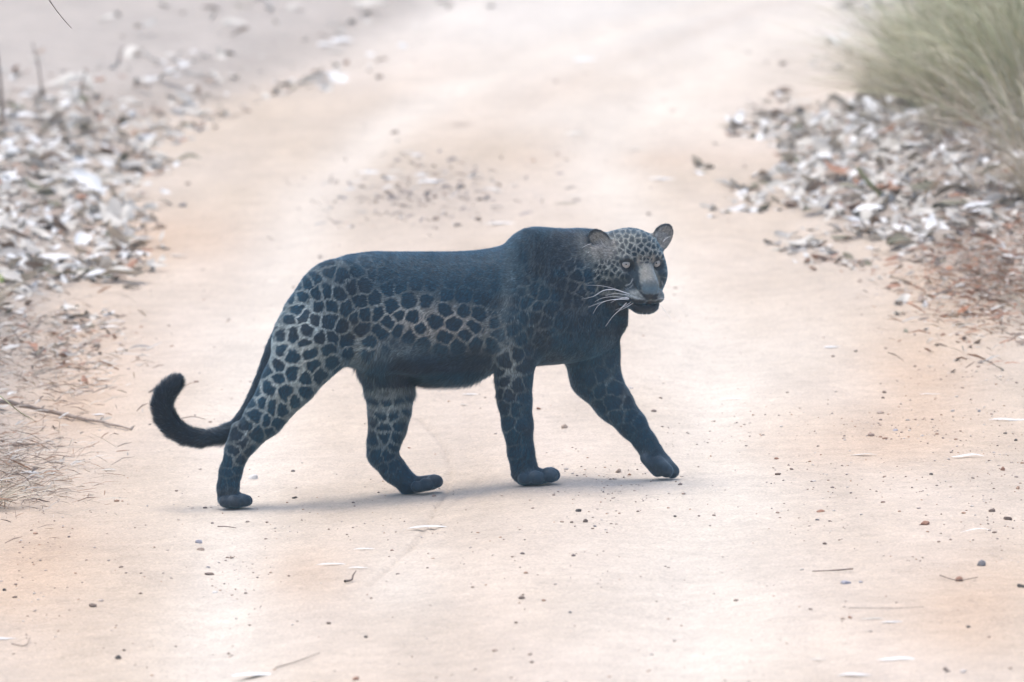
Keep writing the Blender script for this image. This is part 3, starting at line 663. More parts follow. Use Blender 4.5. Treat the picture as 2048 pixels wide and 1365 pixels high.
# ------------------------------------------------------------------ fur: one short tapering blade per hair
def build_fur(count):
    a0, a1, a2, a3 = V[Q[:, 0]], V[Q[:, 1]], V[Q[:, 2]], V[Q[:, 3]]
    area = .5 * np.linalg.norm(np.cross(a2 - a0, a3 - a1), axis=1)
    hh = hair[Q[:, 0]]; prob = area * (1 + 3.5 * (wpart['head'][Q[:, 0]] + wpart['ear'][Q[:, 0]])) * np.where(N[Q[:, 0], 1] > .5, .35, 1)
    f = RNG.choice(len(Q), count, p=prob / prob.sum()); u = RNG.random(count)[:, None]; v = RNG.random(count)[:, None]
    w_ = [(1 - u) * (1 - v), u * (1 - v), u * v, (1 - u) * v]
    def bl(A):
        if A.ndim == 1: return sum(w_[i][:, 0] * A[Q[f, i]] for i in range(4))
        return sum(w_[i] * A[Q[f, i]] for i in range(4))
    root = bl(V); nn = bl(N); nn /= np.linalg.norm(nn, axis=1, keepdims=True) + 1e-9
    fl = bl(flow); L = bl(hair); wp = {k: bl(wpart[k]) for k in wpart}
    q = (root - HE) @ HBASIS.T
    keep = np.ones(count, bool)
    for rr, uu in eyes_l: keep &= ~((np.hypot(q[:, 0] - rr, q[:, 2] - uu) < .0125) & (q[:, 1] > -.04))
    keep &= ~((wp['nose'] > .6)); keep &= wp['pad'] < .6
    root, nn, fl, L, q = root[keep], nn[keep], fl[keep], L[keep], q[keep]; wp = {k: wp[k][keep] for k in wp}
    # slow swirls in the coat
    px, py = proj(root)
    sw = (fbm(px / 40, py / 40, 2, 77) - .5) * 1.6; side = np.cross(nn, fl); side /= np.linalg.norm(side, axis=1, keepdims=True) + 1e-9
    cnt = len(root)
    fl = fl + side * (sw + RNG.normal(0, .22, cnt))[:, None]; fl = fl - nn * (fl * nn).sum(1, keepdims=True); fl /= np.linalg.norm(fl, axis=1, keepdims=True) + 1e-9
    lift = np.clip(.30 + .45 * (L > .0115) * 1.0 + RNG.normal(0, .12, cnt), .1, 1.0)[:, None]
    d = fl + nn * lift; d /= np.linalg.norm(d, axis=1, keepdims=True)
    nearf = sstep(.018, .03, np.minimum(np.hypot(q[:, 0] - .042, q[:, 2]), np.hypot(q[:, 0] + .042, q[:, 2])) + (q[:, 1] < -.04)); L = L * (.35 + .65 * nearf)
    L = L * RNG.uniform(.6, 1.45, cnt); fr = np.exp(-np.clip((752 - py) / 30, 0, 9) ** 2) * (px > 690) * (px < 1000) * (py < 790); L = L * (1 + .9 * fr); L = L * (1 + .7 * G2(px, py, 760, 725, 60, 22)); lift = lift + (.5 * fr)[:, None]
    wid = np.clip(L * .085, .00035, .0010)
    sd_ = np.cross(d, nn); sd_ /= np.linalg.norm(sd_, axis=1, keepdims=True) + 1e-9
    a = root - sd_ * wid[:, None] - nn * .0004; b = root + sd_ * wid[:, None] - nn * .0004; t = root + d * L[:, None]
    v = np.stack([a, b, t], 1).reshape(-1, 3); fc = np.arange(len(v)).reshape(-1, 3)
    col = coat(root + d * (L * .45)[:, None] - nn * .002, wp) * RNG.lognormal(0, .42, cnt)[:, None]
    col = col + (RNG.random(cnt) < .05)[:, None] * np.array([.025, .032, .036])
    me = mesh_np('fur', v - LO, [fc]); set_col(me, np.repeat(np.clip(col, .003, .8), 3, 0) * np.tile([[.9], [.9], [1.2]], (cnt, 1)))
    na = me.attributes.new('lay', 'FLOAT_VECTOR', 'POINT'); nl = nn * .85 + d * .0 + RNG.normal(0, .14, (cnt, 3)); nl /= np.linalg.norm(nl, axis=1, keepdims=True)
    na.data.foreach_set('vector', np.repeat(nl, 3, 0).astype(np.float32).ravel())
    m, n, b = mat_attr('fur', rough=.55, sheen=.5)
    at = n.nodes.new('ShaderNodeAttribute'); at.attribute_name = 'lay'; n.links.new(at.outputs['Vector'], b.inputs['Normal'])
    b.inputs['Specular IOR Level'].default_value = .25
    o = link('fur', me, m, body); tag(o, kind='stuff'); return o
build_fur(480000)

# ------------------------------------------------------------------ eyes, whiskers
def rev(prof, seg, frame):                          # surface of revolution about the 2nd axis; prof (radius, height)
    v = []; f = []
    for i, (r_, h_) in enumerate(prof):
        for j in range(seg):
            a = 2 * PI * j / seg; v.append(frame[0] + frame[1] * r_ * math.cos(a) + frame[3] * r_ * math.sin(a) + frame[2] * h_)
    for i in range(len(prof) - 1):
        for j in range(seg): f.append((i * seg + j, i * seg + (j + 1) % seg, (i + 1) * seg + (j + 1) % seg, (i + 1) * seg + j))
    return np.array(v), np.array(f)
iris_m, n, b = mat_new('iris'); b.inputs['Roughness'].default_value = .25; b.inputs['Coat Weight'].default_value = .4
tc = n.nodes.new('ShaderNodeTexCoord'); nz = n.nodes.new('ShaderNodeTexNoise'); nz.inputs['Scale'].default_value = 500; n.links.new(tc.outputs['Object'], nz.inputs['Vector'])
cr = n.nodes.new('ShaderNodeValToRGB'); cr.color_ramp.elements[0].color = (.25, .235, .215, 1); cr.color_ramp.elements[1].color = (.40, .375, .345, 1); n.links.new(nz.outputs['Fac'], cr.inputs[0]); n.links.new(cr.outputs[0], b.inputs['Base Color'])
black_m, n, b = mat_new('pupil_black'); b.inputs['Base Color'].default_value = (.01, .01, .012, 1); b.inputs['Roughness'].default_value = .15
EYE_F = -.0150; R_E = .0150
look = np.array([0.0, 0, H]) 
for s in (-1, 1):
    c = hl(s * .0420, EYE_F, .000)
    dr = look - c; dr /= np.linalg.norm(dr); dr = dr * .75 + (Fd + s * .12 * Rd) * .25; dr /= np.linalg.norm(dr)
    ax = np.cross(dr, [0, 0, 1]); ax /= np.linalg.norm(ax); upv = np.cross(ax, dr)
    ball = [(R_E * math.sin(t), R_E * math.cos(t)) for t in np.linspace(PI, .001, 20)]
    v, f = rev(ball, 28, (c, ax, dr, upv)); e = link('eye', mesh_np('eye', v - LO, [f]), black_m, leopard)
    cap = [(R_E * 1.02 * math.sin(t), R_E * 1.02 * math.cos(t)) for t in np.linspace(.74, .001, 10)]
    v, f = rev(cap, 28, (c, ax, dr, upv)); link('iris', mesh_np('iris', v - LO, [f]), iris_m, e)
    cap = [(R_E * 1.035 * math.sin(t), R_E * 1.035 * math.cos(t)) for t in np.linspace(.13, .001, 5)]
    v, f = rev(cap, 20, (c, ax, dr, upv)); link('pupil', mesh_np('pupil', v - LO, [f]), black_m, e)

def tube(pts, radii, seg=6, closed_end=True):
    pts = np.asarray(pts, float); v = []; f = []; n_ = len(pts)
    for i in range(n_):
        t = pts[min(i + 1, n_ - 1)] - pts[max(i - 1, 0)]; t = t / (np.linalg.norm(t) + 1e-9)
        a = np.cross(t, [0.13, .31, .94]); a /= np.linalg.norm(a) + 1e-9; b = np.cross(t, a)
        for j in range(seg):
            q = 2 * PI * j / seg; v.append(pts[i] + radii[i] * (math.cos(q) * a + math.sin(q) * b))
    for i in range(n_ - 1):
        for j in range(seg): f.append((i * seg + j, i * seg + (j + 1) % seg, (i + 1) * seg + (j + 1) % seg, (i + 1) * seg + j))
    return np.array(v), np.array(f)
def bez(pts, n=14):
    pts = np.asarray(pts, float); t = np.linspace(0, 1, n)[:, None]
    if len(pts) == 2: return pts[0] * (1 - t) + pts[1] * t
    # Catmull-Rom
    P_ = np.vstack([2 * pts[0] - pts[1], pts, 2 * pts[-1] - pts[-2]]); out = []
    for s in np.linspace(0, len(pts) - 1 - 1e-6, n):
        i = int(s); u = s - i; p0, p1, p2, p3 = P_[i:i + 4]
        out.append(.5 * ((2 * p1) + (-p0 + p2) * u + (2 * p0 - 5 * p1 + 4 * p2 - p3) * u * u + (-p0 + 3 * p1 - 3 * p2 + p3) * u ** 3))
    return np.array(out)
wh_m, n, b = mat_new('whisker'); b.inputs['Base Color'].default_value = (.75, .78, .82, 1); b.inputs['Roughness'].default_value = .4
W2 = lambda a, b: (1130 + a / 5.6875, 430 + b / 5.6875)
WH = [[(735, 900), (690, 885), (550, 838), (400, 806), (235, 800)], [(735, 905), (690, 888), (540, 848), (430, 862), (345, 915)], [(735, 915), (690, 910), (570, 895), (460, 920)], [(735, 950), (690, 945), (560, 932), (430, 945), (340, 990)],
      [(735, 955), (690, 955), (560, 962), (430, 990), (268, 1050)], [(735, 960), (690, 962), (500, 972), (385, 1025), (318, 1125)], [(790, 970), (755, 990), (680, 1040), (575, 1082)], [(700, 1000), (625, 1078), (540, 1160), (462, 1270)],
      [(720, 935), (600, 960), (520, 1000)], [(560, 850), (440, 862), (330, 925), (215, 955)], [(780, 1000), (700, 1050), (620, 1090)]]
for w_ in WH:
    k = len(w_); pts = [P(*W2(a, b), -50 - 14 * (690 - a) / 450.0 if a < 735 else -44) for a, b in w_]
    c = bez(pts, 16); rr = np.linspace(.00075, .00022, 16); v, f = tube(c, rr, 5); link('whisker', mesh_np('whisker', v - LO, [f]), wh_m, leopard)
for w_ in [[(1085, 950), (1125, 955), (1188, 966)], [(1070, 1000), (1097, 1040), (1150, 1110), (1205, 1175)], [(300, 330), (255, 342), (195, 372)], [(1115, 305), (1150, 270), (1195, 245)], [(880, 1100), (884, 1150)], [(930, 1120), (925, 1165)]]:
    pts = [P(*W2(a, b), -40 + i * 6) for i, (a, b) in enumerate(w_)]
    c = bez(pts, 10); v, f = tube(c, np.linspace(.0006, .0002, 10), 5); link('whisker', mesh_np('whisker', v - LO, [f]), wh_m, leopard)
print('leopard done')
# ==LITTER==
# ================================================================== HAZE
def build_haze():
    x0, x1, y0, y1, z0, z1 = -320, 320, -70, 930, -1.6, H + .6
    v = [(x, y, z) for x in (x0, x1) for y in (y0, y1) for z in (z0, z1)]
    f = np.array([(0, 1, 3, 2), (4, 6, 7, 5), (0, 4, 5, 1), (2, 3, 7, 6), (0, 2, 6, 4), (1, 5, 7, 3)])
    m = bpy.data.materials.new('haze'); m.use_nodes = True; n = m.node_tree; n.nodes.clear()
    pv = n.nodes.new('ShaderNodeVolumePrincipled'); out = n.nodes.new('ShaderNodeOutputMaterial')
    pv.inputs['Color'].default_value = (.62, .84, 1.0, 1); pv.inputs['Density'].default_value = HAZE; pv.inputs['Anisotropy'].default_value = .2
    n.links.new(pv.outputs[0], out.inputs['Volume'])
    tag(link('haze', mesh_np('haze', v, [f], False), m), kind='stuff')
build_haze()

# ================================================================== LEAVES
LEAFC = {'cream': ((.44, .41, .35), (.64, .605, .54)), 'grey': ((.33, .31, .275), (.50, .475, .43)), 'slate': ((.22, .205, .185), (.34, .32, .295)),
         'brown': ((.22, .165, .125), (.36, .285, .225)), 'rust': ((.24, .12, .07), (.40, .22, .14)), 'olive': ((.13, .125, .08), (.24, .22, .15)), 'green': ((.16, .26, .03), (.28, .40, .06)), 'white': ((.62, .62, .60), (.78, .78, .76))}
LM = {k: mat_var('leaf_' + k, *v, scale=25, rough=.75, bump=.35, bscale=160) for k, v in LEAFC.items()}
def leaf_geo(L, W, curl, fold, twist, wav, nl=8, lobes=0.0, rg=random):
    v = []; f = []
    for i in range(nl + 1):
        t = i / nl; s = (t - .5) * L
        wd = W * (math.sin(PI * min(max(t, .02), .98)) ** .75) * (1 - .25 * t) * (1 + rg.uniform(-.12, .12)) * .5
        ang = curl * (t - .5); cx = s * math.cos(ang * .5); cz = s * math.sin(ang * .5) + wav * L * math.sin(t * 7)
        tw = twist * (t - .5)
        for j in (-1, -.5, 0, .5, 1):
            y = j * wd; z = abs(j) * wd * fold
            v.append((cx, y * math.cos(tw) - z * math.sin(tw), cz + y * math.sin(tw) + z * math.cos(tw)))
    for i in range(nl):
        for j in range(4):
            a = i * 5 + j; f.append((a, a + 1, a + 6, a + 5))
    return np.array(v), np.array(f)
def rot(rx, ry, rz):
    from mathutils import Euler
    return np.array(Euler((rx, ry, rz)).to_matrix())
rl = random.Random(11)
TEMPL = []
for i in range(9):
    v, f = leaf_geo(.12, .052, rl.uniform(-1.6, 1.3), rl.uniform(-.8, .7), rl.uniform(-1.2, 1.2), rl.uniform(-.05, .05), rg=rl); TEMPL.append((v, f))
TM = {}
def leaf_mesh(i, c):
    if (i, c) not in TM:
        me = mesh_np('fallen_leaf', TEMPL[i][0], [TEMPL[i][1]]); me.materials.append(LM[c]); TM[(i, c)] = me
    return TM[(i, c)]
def in_view(x, y, z, mx=0, my=0):
    a, b = proj(np.stack([x, y, z], -1)); return (a > -mx) & (a < 2048 + mx) & (b > -my) & (b < 1365 + my)
def gen(n, side, rng):
    y = rng.uniform(29.5, 50, n) if side < 0 else rng.uniform(31.5, 50, n)
    if side < 0:
        d = rng.exponential(.45, n) - .10 - rng.exponential(.10, n); x = edge_l(y) - d - .12 * rng.random(n)
        dens = np.where(y < 33.0, .10, 1.0) * np.where(y < 34.5, .6, 1) * np.interp(y, [40.0, 42.5, 44.5], [1, .35, .10])
    else:
        d = rng.exponential(.55, n) - .10 - rng.exponential(.10, n); x = edge_r(y) + d
        dens = np.where(y < 35.2, .12, 1.0) * np.where(y > 43.5, .4, 1) * np.where(y < 33.8, .5, 1)
    patch = fbm(x * 3.5, y * 1.2, 3, 91); dens = dens * np.where(d < .12, np.clip((patch - .38) * 3.2, 0, 1) * (d > -.25), 1)
    k = (rng.random(n) < dens) & (d < 2.2) & (np.abs(x) < 3.6); return x[k], y[k], d[k]
GRP = {-1: 'pale fallen leaves heaped along the left verge', 1: 'pale fallen leaves heaped along the right verge'}
rg = np.random.default_rng(5); BIGS = {-1: .80, 1: .85}
cols = ['cream', 'grey', 'slate', 'brown', 'rust', 'white', 'olive']
for side in (-1, 1):
    x, y, d = gen(15000 if side < 0 else 17500, side, rg)
    keep_ = rg.random(n_ := len(x)) < np.interp(y, [36, 40, 43], [.62, .55, .45]); x, y, d = x[keep_], y[keep_], d[keep_]
    n = len(x); z = ground_z(x, y); scl = rg.lognormal(0, .32, n) * .56
    near = ((y < 34.5) if side < 0 else (y < 35.6))
    scl = np.where(near, scl * .6, scl)
    pw = np.array([.36, .18, .04, .15, .03, .20, .04]); pn = np.array([.26, .12, .06, .26, .20, .04, .06])
    ci = np.array([rg.choice(7, p=pn if q else pw) for q in near])
    vis = in_view(x, y, z, 10, 10)
    big = np.argsort(-(scl * vis * (38 / y)))[:142]
    isobj = np.zeros(n, bool); isobj[big] = True
    sv = {c: ([], [], 0) for c in range(7)}; acc = {c: [[], [], 0] for c in range(7)}
    for i in range(n):
        t = rg.integers(9); R = rot(rg.normal(0, .30), rg.normal(0, .30), rg.uniform(0, 2 * PI)); s = scl[i]
        lift = (.006 + rg.uniform(0, .018) * (d[i] > 0)) * (s / .8)
        if isobj[i]:
            o = bpy.data.objects.new('fallen_leaf', leaf_mesh(int(t), cols[ci[i]])); C.objects.link(o)
            from mathutils import Matrix
            o.matrix_world = Matrix.Translation((x[i], y[i], z[i] + lift + .012)) @ Matrix(R.tolist()).to_4x4() @ Matrix.Scale(s, 4)
            cn = {'cream': 'cream', 'grey': 'pale grey', 'slate': 'dark grey', 'brown': 'brown', 'rust': 'rusty brown', 'white': 'whitish', 'olive': 'olive brown'}[cols[ci[i]]]
            sd_ = 'left' if side < 0 else 'right'
            ds = 'far' if y[i] > 40.5 else 'middle' if y[i] > 37 else 'near'
            pl = 'at the track edge' if d[i] < .05 else 'deep in the heap' if d[i] > .4 else 'halfway into the heap'
            if side > 0 and y[i] > 39.5 and d[i] > .25: pl = 'before the green grass'
            sz = 'large' if scl[i] * 38 / y[i] > BIGS[side] else 'smaller'
            tag(o, f'{sz} {cn} dry leaf {pl}, {ds} part of the {sd_} litter', 'leaf', f'{sz} {cn} leaves {pl}, {ds} {sd_} litter')
        else:
            a = acc[ci[i]]; v, f = TEMPL[t]; a[0].append(v @ R.T * s + [x[i], y[i], z[i] + lift]); a[1].append(f + a[2]); a[2] += len(v)
    vs_ = []; fs_ = []; mi = []; off = 0
    for c in range(7):
        if acc[c][0]:
            v = np.concatenate(acc[c][0]); f = np.concatenate(acc[c][1]); vs_.append(v); fs_.append(f + off); off += len(v); mi.append(np.full(len(f), c))
    me = mesh_np('leaf_litter', np.concatenate(vs_), [np.concatenate(fs_)])
    for c in cols: me.materials.append(LM[c])
    me.polygons.foreach_set('material_index', np.concatenate(mi).astype(np.int32))
    o = bpy.data.objects.new('leaf_litter', me); C.objects.link(o)
    tag(o, 'deep litter of pale dry leaves along the ' + ('left' if side < 0 else 'right') + ' verge', 'leaf litter', kind='stuff')
    print('litter', side, n)

# leaves one can point at, lying on the bare track.  px, py, length px, width/length, colour, turn deg, curl, label
def single_leaf(px, py, Lp, wr, colr, turn, curl, fold, label, group=None, tiltx=0.0, name='fallen_leaf', lift=None):
    q = G(px, py); s = Lp / (FPX / q[1]); r_ = random.Random(int(px * 7 + py))
    v, f = leaf_geo(s, s * wr, -curl, -fold * .7, r_.uniform(-.3, .3), r_.uniform(-.02, .02), rg=r_)
    R = rot(tiltx, 0, math.radians(turn)); v = v @ R.T
    v[:, 2] -= v[:, 2].min() - .0015; 
    o = link(name, mesh_np(name, v, [f]), LM[colr]); o.location = q; tag(o, label, 'leaf', group); return o
ROADLEAVES = [
 (860, 1058, 92, .16, 'white', 6, .5, .5, 'longest thin white leaf strip on the track, below the two middle paws'),
 (728, 1100, 46, .16, 'white', 10, .4, .6, 'short white leaf strip with a brown tip, uppermost of three strips below the leopard'),
 (664, 1131, 66, .15, 'white', 10, .4, .6, 'thin white leaf strip left of its neighbour on the open track'),
 (717, 1138, 46, .14, 'white', 8, .5, .6, 'short white leaf strip just above the small dark curled bark'),
 (1936, 915, 70, .18, 'white', 14, .5, .8, 'bright white long leaf with a brown bit at its end, near the right edge'),
 (1955, 1067, 72, .10, 'white', 4, .9, .4, 'slender white bowed leaf strip below two dark stones on the right'),
 (2020, 842, 84, .16, 'white', 4, .2, .7, 'straight white leaf reaching the right edge of the picture'),
 (1797, 1322, 84, .30, 'white', 3, .5, .5, 'broad white leaf near the bottom right corner'),
 (1709, 1354, 72, .26, 'white', 1, .7, .5, 'white curled leaf at the bottom edge, left of the broad one'),
 (1745, 1240, 52, .28, 'cream', -4, .3, .4, 'cream leaf with its mate above the bottom right leaves'),
 (1784, 1246, 50, .24, 'white', 16, .3, .4, 'white leaf tilted up, beside the cream one at lower right'),
 (1636, 1322, 34, .3, 'cream', -3, .8, .4, 'small humped cream leaf left of the bottom right leaves'),
 (520, 1352, 120, .28, 'white', 10, .3, .3, 'large pale leaf lying at the bottom edge left of centre'),
 (10, 1279, 52, .5, 'white', -8, .2, .2, 'white oval leaf cut by the left edge near the bottom'),
 (218, 942, 32, .42, 'cream', -4, .9, .6, 'small cream leaf with a raised middle below the long stick'),
 (197, 831, 28, .5, 'white', -5, .4, .3, 'small squarish white leaf just above the long stick'),
 (283, 700, 56, .26, 'slate', 6, 1.3, .9, 'blue grey arched leaf with a dark shadow, left part of the track'),
 (284, 712, 36, .4, 'cream', 0, .1, .2, 'cream leaf flat under the blue grey arched leaf'),
 (219, 657, 46, .26, 'white', -14, .6, .5, 'white leaf near the left verge, upper one of the pair'),
 (204, 762, 46, .2, 'cream', -2, .5, .5, 'cream leaf with a dark tip near the left verge, lower one'),
 (160, 783, 34, .25, 'cream', -30, .2, .3, 'slanting cream leaf strip at the left verge above the stick'),
 (1664, 696, 36, .5, 'white', 12, .4, .3, 'pale bluish leaf right of the leopard face on the sand'),
 (357, 513, 38, .4, 'cream', -10, .5, .3, 'cream leaf on the pinkish sand left of the rump'),
 (1134, 410, 56, .16, 'olive', -2, .4, .6, 'dark olive strip of leaf lying just behind the leopard back'),
 (1150, 396, 34, .3, 'cream', 4, .8, .5, 'small cream leaf just beyond the dark olive strip'),
 (925, 251, 52, .22, 'brown', 0, .2, .5, 'blurred brown strip on the far track, centre top'),
 (1003, 449, 76, .2, 'white', 6, .3, .4, 'long white leaf right behind the leopard shoulder'),
 (779, 358, 34, .6, 'white', 0, .8, .5, 'white crumpled leaf in the middle strip, left one'),
 (745, 347, 60, .35, 'white', 0, .4, .5, 'pale leaf next to the crumpled one in the middle strip'),
 (793, 345, 44, .4, 'cream', 4, .5, .4, 'cream leaf at the upper left of the middle strip'),
 (862, 366, 62, .45, 'white', 8, .7, .5, 'biggest white leaf in the middle strip of the track'),
 (842, 353, 34, .5, 'white', -20, .7, .5, 'white leaf touching the biggest one on its far side'),
 (833, 312, 24, .7, 'white', 0, .6, .5, 'small white leaf alone above the middle strip cluster'),
 (995, 385, 30, .6, 'cream', -40, .9, .6, 'cream leaf at the right end of the middle strip'),
 (925, 410, 26, .3, 'cream', 0, .4, .3, 'tiny cream leaf amid the dark bits of the middle strip'),
 (680, 84, 60, .6, 'white', 6, .9, .5, 'blurred white leaf far back, top left of centre'),
 (650, 92, 44, .6, 'white', 0, .9, .5, 'blurred white leaf left of its brighter neighbour, far back'),
 (670, 104, 40, .5, 'cream', 0, .6, .5, 'blurred cream leaf nearer than its two bright neighbours, far back'),
 (1170, 122, 52, .5, 'white', 0, .5, .5, 'faint white leaf alone on the far pale track'),
 (1148, 270, 50, .5, 'cream', 20, .6, .4, 'faint cream leaf on the far track above the head'),
 (1323, 360, 56, .32, 'white', 8, .5, .4, 'white leaf on the track above the far ear'),
 (1275, 300, 34, .5, 'cream', 0, .5, .4, 'small cream leaf on the far sand above the far ear'),
 (1560, 502, 44, .2, 'olive', 6, .3, .5, 'dull olive leaf strip at the foot of the right verge'),
 (1625, 482, 52, .22, 'olive', -4, .3, .6, 'olive leaf with a twig end at the foot of the right verge'),
 (1695, 428, 62, .48, 'white', -18, .7, .7, 'bright white leaf standing out of the right litter'),
 (2030, 520, 76, .6, 'white', 14, .8, .8, 'bright white crumpled leaf at the right edge on the bank'),
 (1975, 478, 66, .2, 'grey', 6, .4, .5, 'narrow grey leaf on the right bank above the white one'),
 (1994, 410, 84, .5, 'slate', 10, 2.2, 1.1, 'blackish curled leaf on the right bank beside the dry tuft'),
 (60, 948, 44, .4, 'white', -12, .8, .8, 'crumpled white leaf in the dry straw at the left edge'),
 (44, 236, 80, .35, 'white', 4, .9, .7, 'big whitish boat shaped leaf far back at the left'),
 (32, 262, 66, .38, 'white', -24, .6, .7, 'big whitish leaf pointing down right at the far left'),
 (172, 382, 74, .42, 'white', -38, .7, .6, 'large bright leaf slanting in the left litter'),
 (105, 525, 130, .3, 'white', -8, .9, .7, 'long white ragged leaf at the near end of the left litter'),
 (218, 470, 44, .7, 'white', -30, .9, .8, 'white folded leaf at the track side of the left litter'),
 (1960, 545, 60, .14, 'cream', 8, .2, .5, 'narrow cream leaf on the near right bank'),
 (1860, 790, 46, .12, 'white', 10, .3, .5, 'faint white leaf strip on the ochre sand at right'),
 (1465, 800, 56, .14, 'white', 2, .3, .4, 'faint white strip on the sand right of the far foreleg'),
 (1725, 912, 60, .16, 'cream', 6, .3, .4, 'torn cream leaf on the sand between the small stones at right'),
 (475, 918, 26, .3, 'white', -20, .3, .3, 'tiny white leaf scrap beside the near hind paw'),
 (930, 811, 22, .45, 'cream', -4, .2, .2, 'small tan flake on the sand between the middle legs'),
 (940, 790, 34, .3, 'white', 0, .2, .3, 'pale flake on the sand below the belly'),
]
for (a, b, L, wr, c, tn, cu, fo, lab) in ROADLEAVES: single_leaf(a, b, L, wr, c, tn, cu, fo, lab)
g_ = single_leaf(2, 566, 34, .7, 'green', 70, .3, .3, 'bright green leaf peeping in at the left edge', tiltx=1.0, name='green_leaf')

# ------------------------------------------------------------------ stones
STC = {'grey': ((.17, .165, .17), (.30, .29, .29)), 'brown': ((.13, .095, .075), (.25, .19, .15)), 'dark': ((.06, .055, .05), (.13, .115, .10)), 'rust': ((.26, .13, .08), (.38, .22, .15)), 'tan': ((.33, .25, .19), (.46, .37, .30)), 'white': ((.55, .52, .49), (.68, .66, .63)), 'lilac': ((.27, .27, .31), (.42, .41, .44))}
SM = {k: mat_var('stone_' + k, *v, scale=90, rough=.9, bump=.6, bscale=300) for k, v in STC.items()}
import bmesh
def ico(sub):
    bm = bmesh.new(); bmesh.ops.create_icosphere(bm, subdivisions=sub, radius=1)
    v = np.array([x.co[:] for x in bm.verts]); f = np.array([[x.index for x in q.verts] for q in bm.faces]); bm.free(); return v, f
IV, IF = ico(3); IV1, IF1 = ico(1)
def stone(px, py, wp, c, label, tall=.55, name='pebble'):
    q = G(px, py); r = wp / 2 / (FPX / q[1]); rr = np.random.default_rng(int(px * 3 + py))
    d = IV.copy(); k = rr.normal(size=(9, 3)); k /= np.linalg.norm(k, axis=1, keepdims=True)
    s = np.ones(len(d))
    for kk in k:                                    # flats knocked off a rounded lump
        t = d @ kk; s = np.where(t > .62, np.minimum(s, .62 / np.maximum(t, .01) * rr.uniform(.95, 1.25)), s)
    d = d * np.minimum(s, 1.15)[:, None] * [1, .85, tall] * r
    d[:, 2] = np.maximum(d[:, 2], -r * tall * .5); a = rr.uniform(0, 6); R = rot(0, rr.normal(0, .12), a * .15); d = d @ R.T
    d[:, 2] += r * tall * .35
    o = link(name, mesh_np(name, d, [IF]), SM[c]); o.location = q; tag(o, label, 'stone'); return o
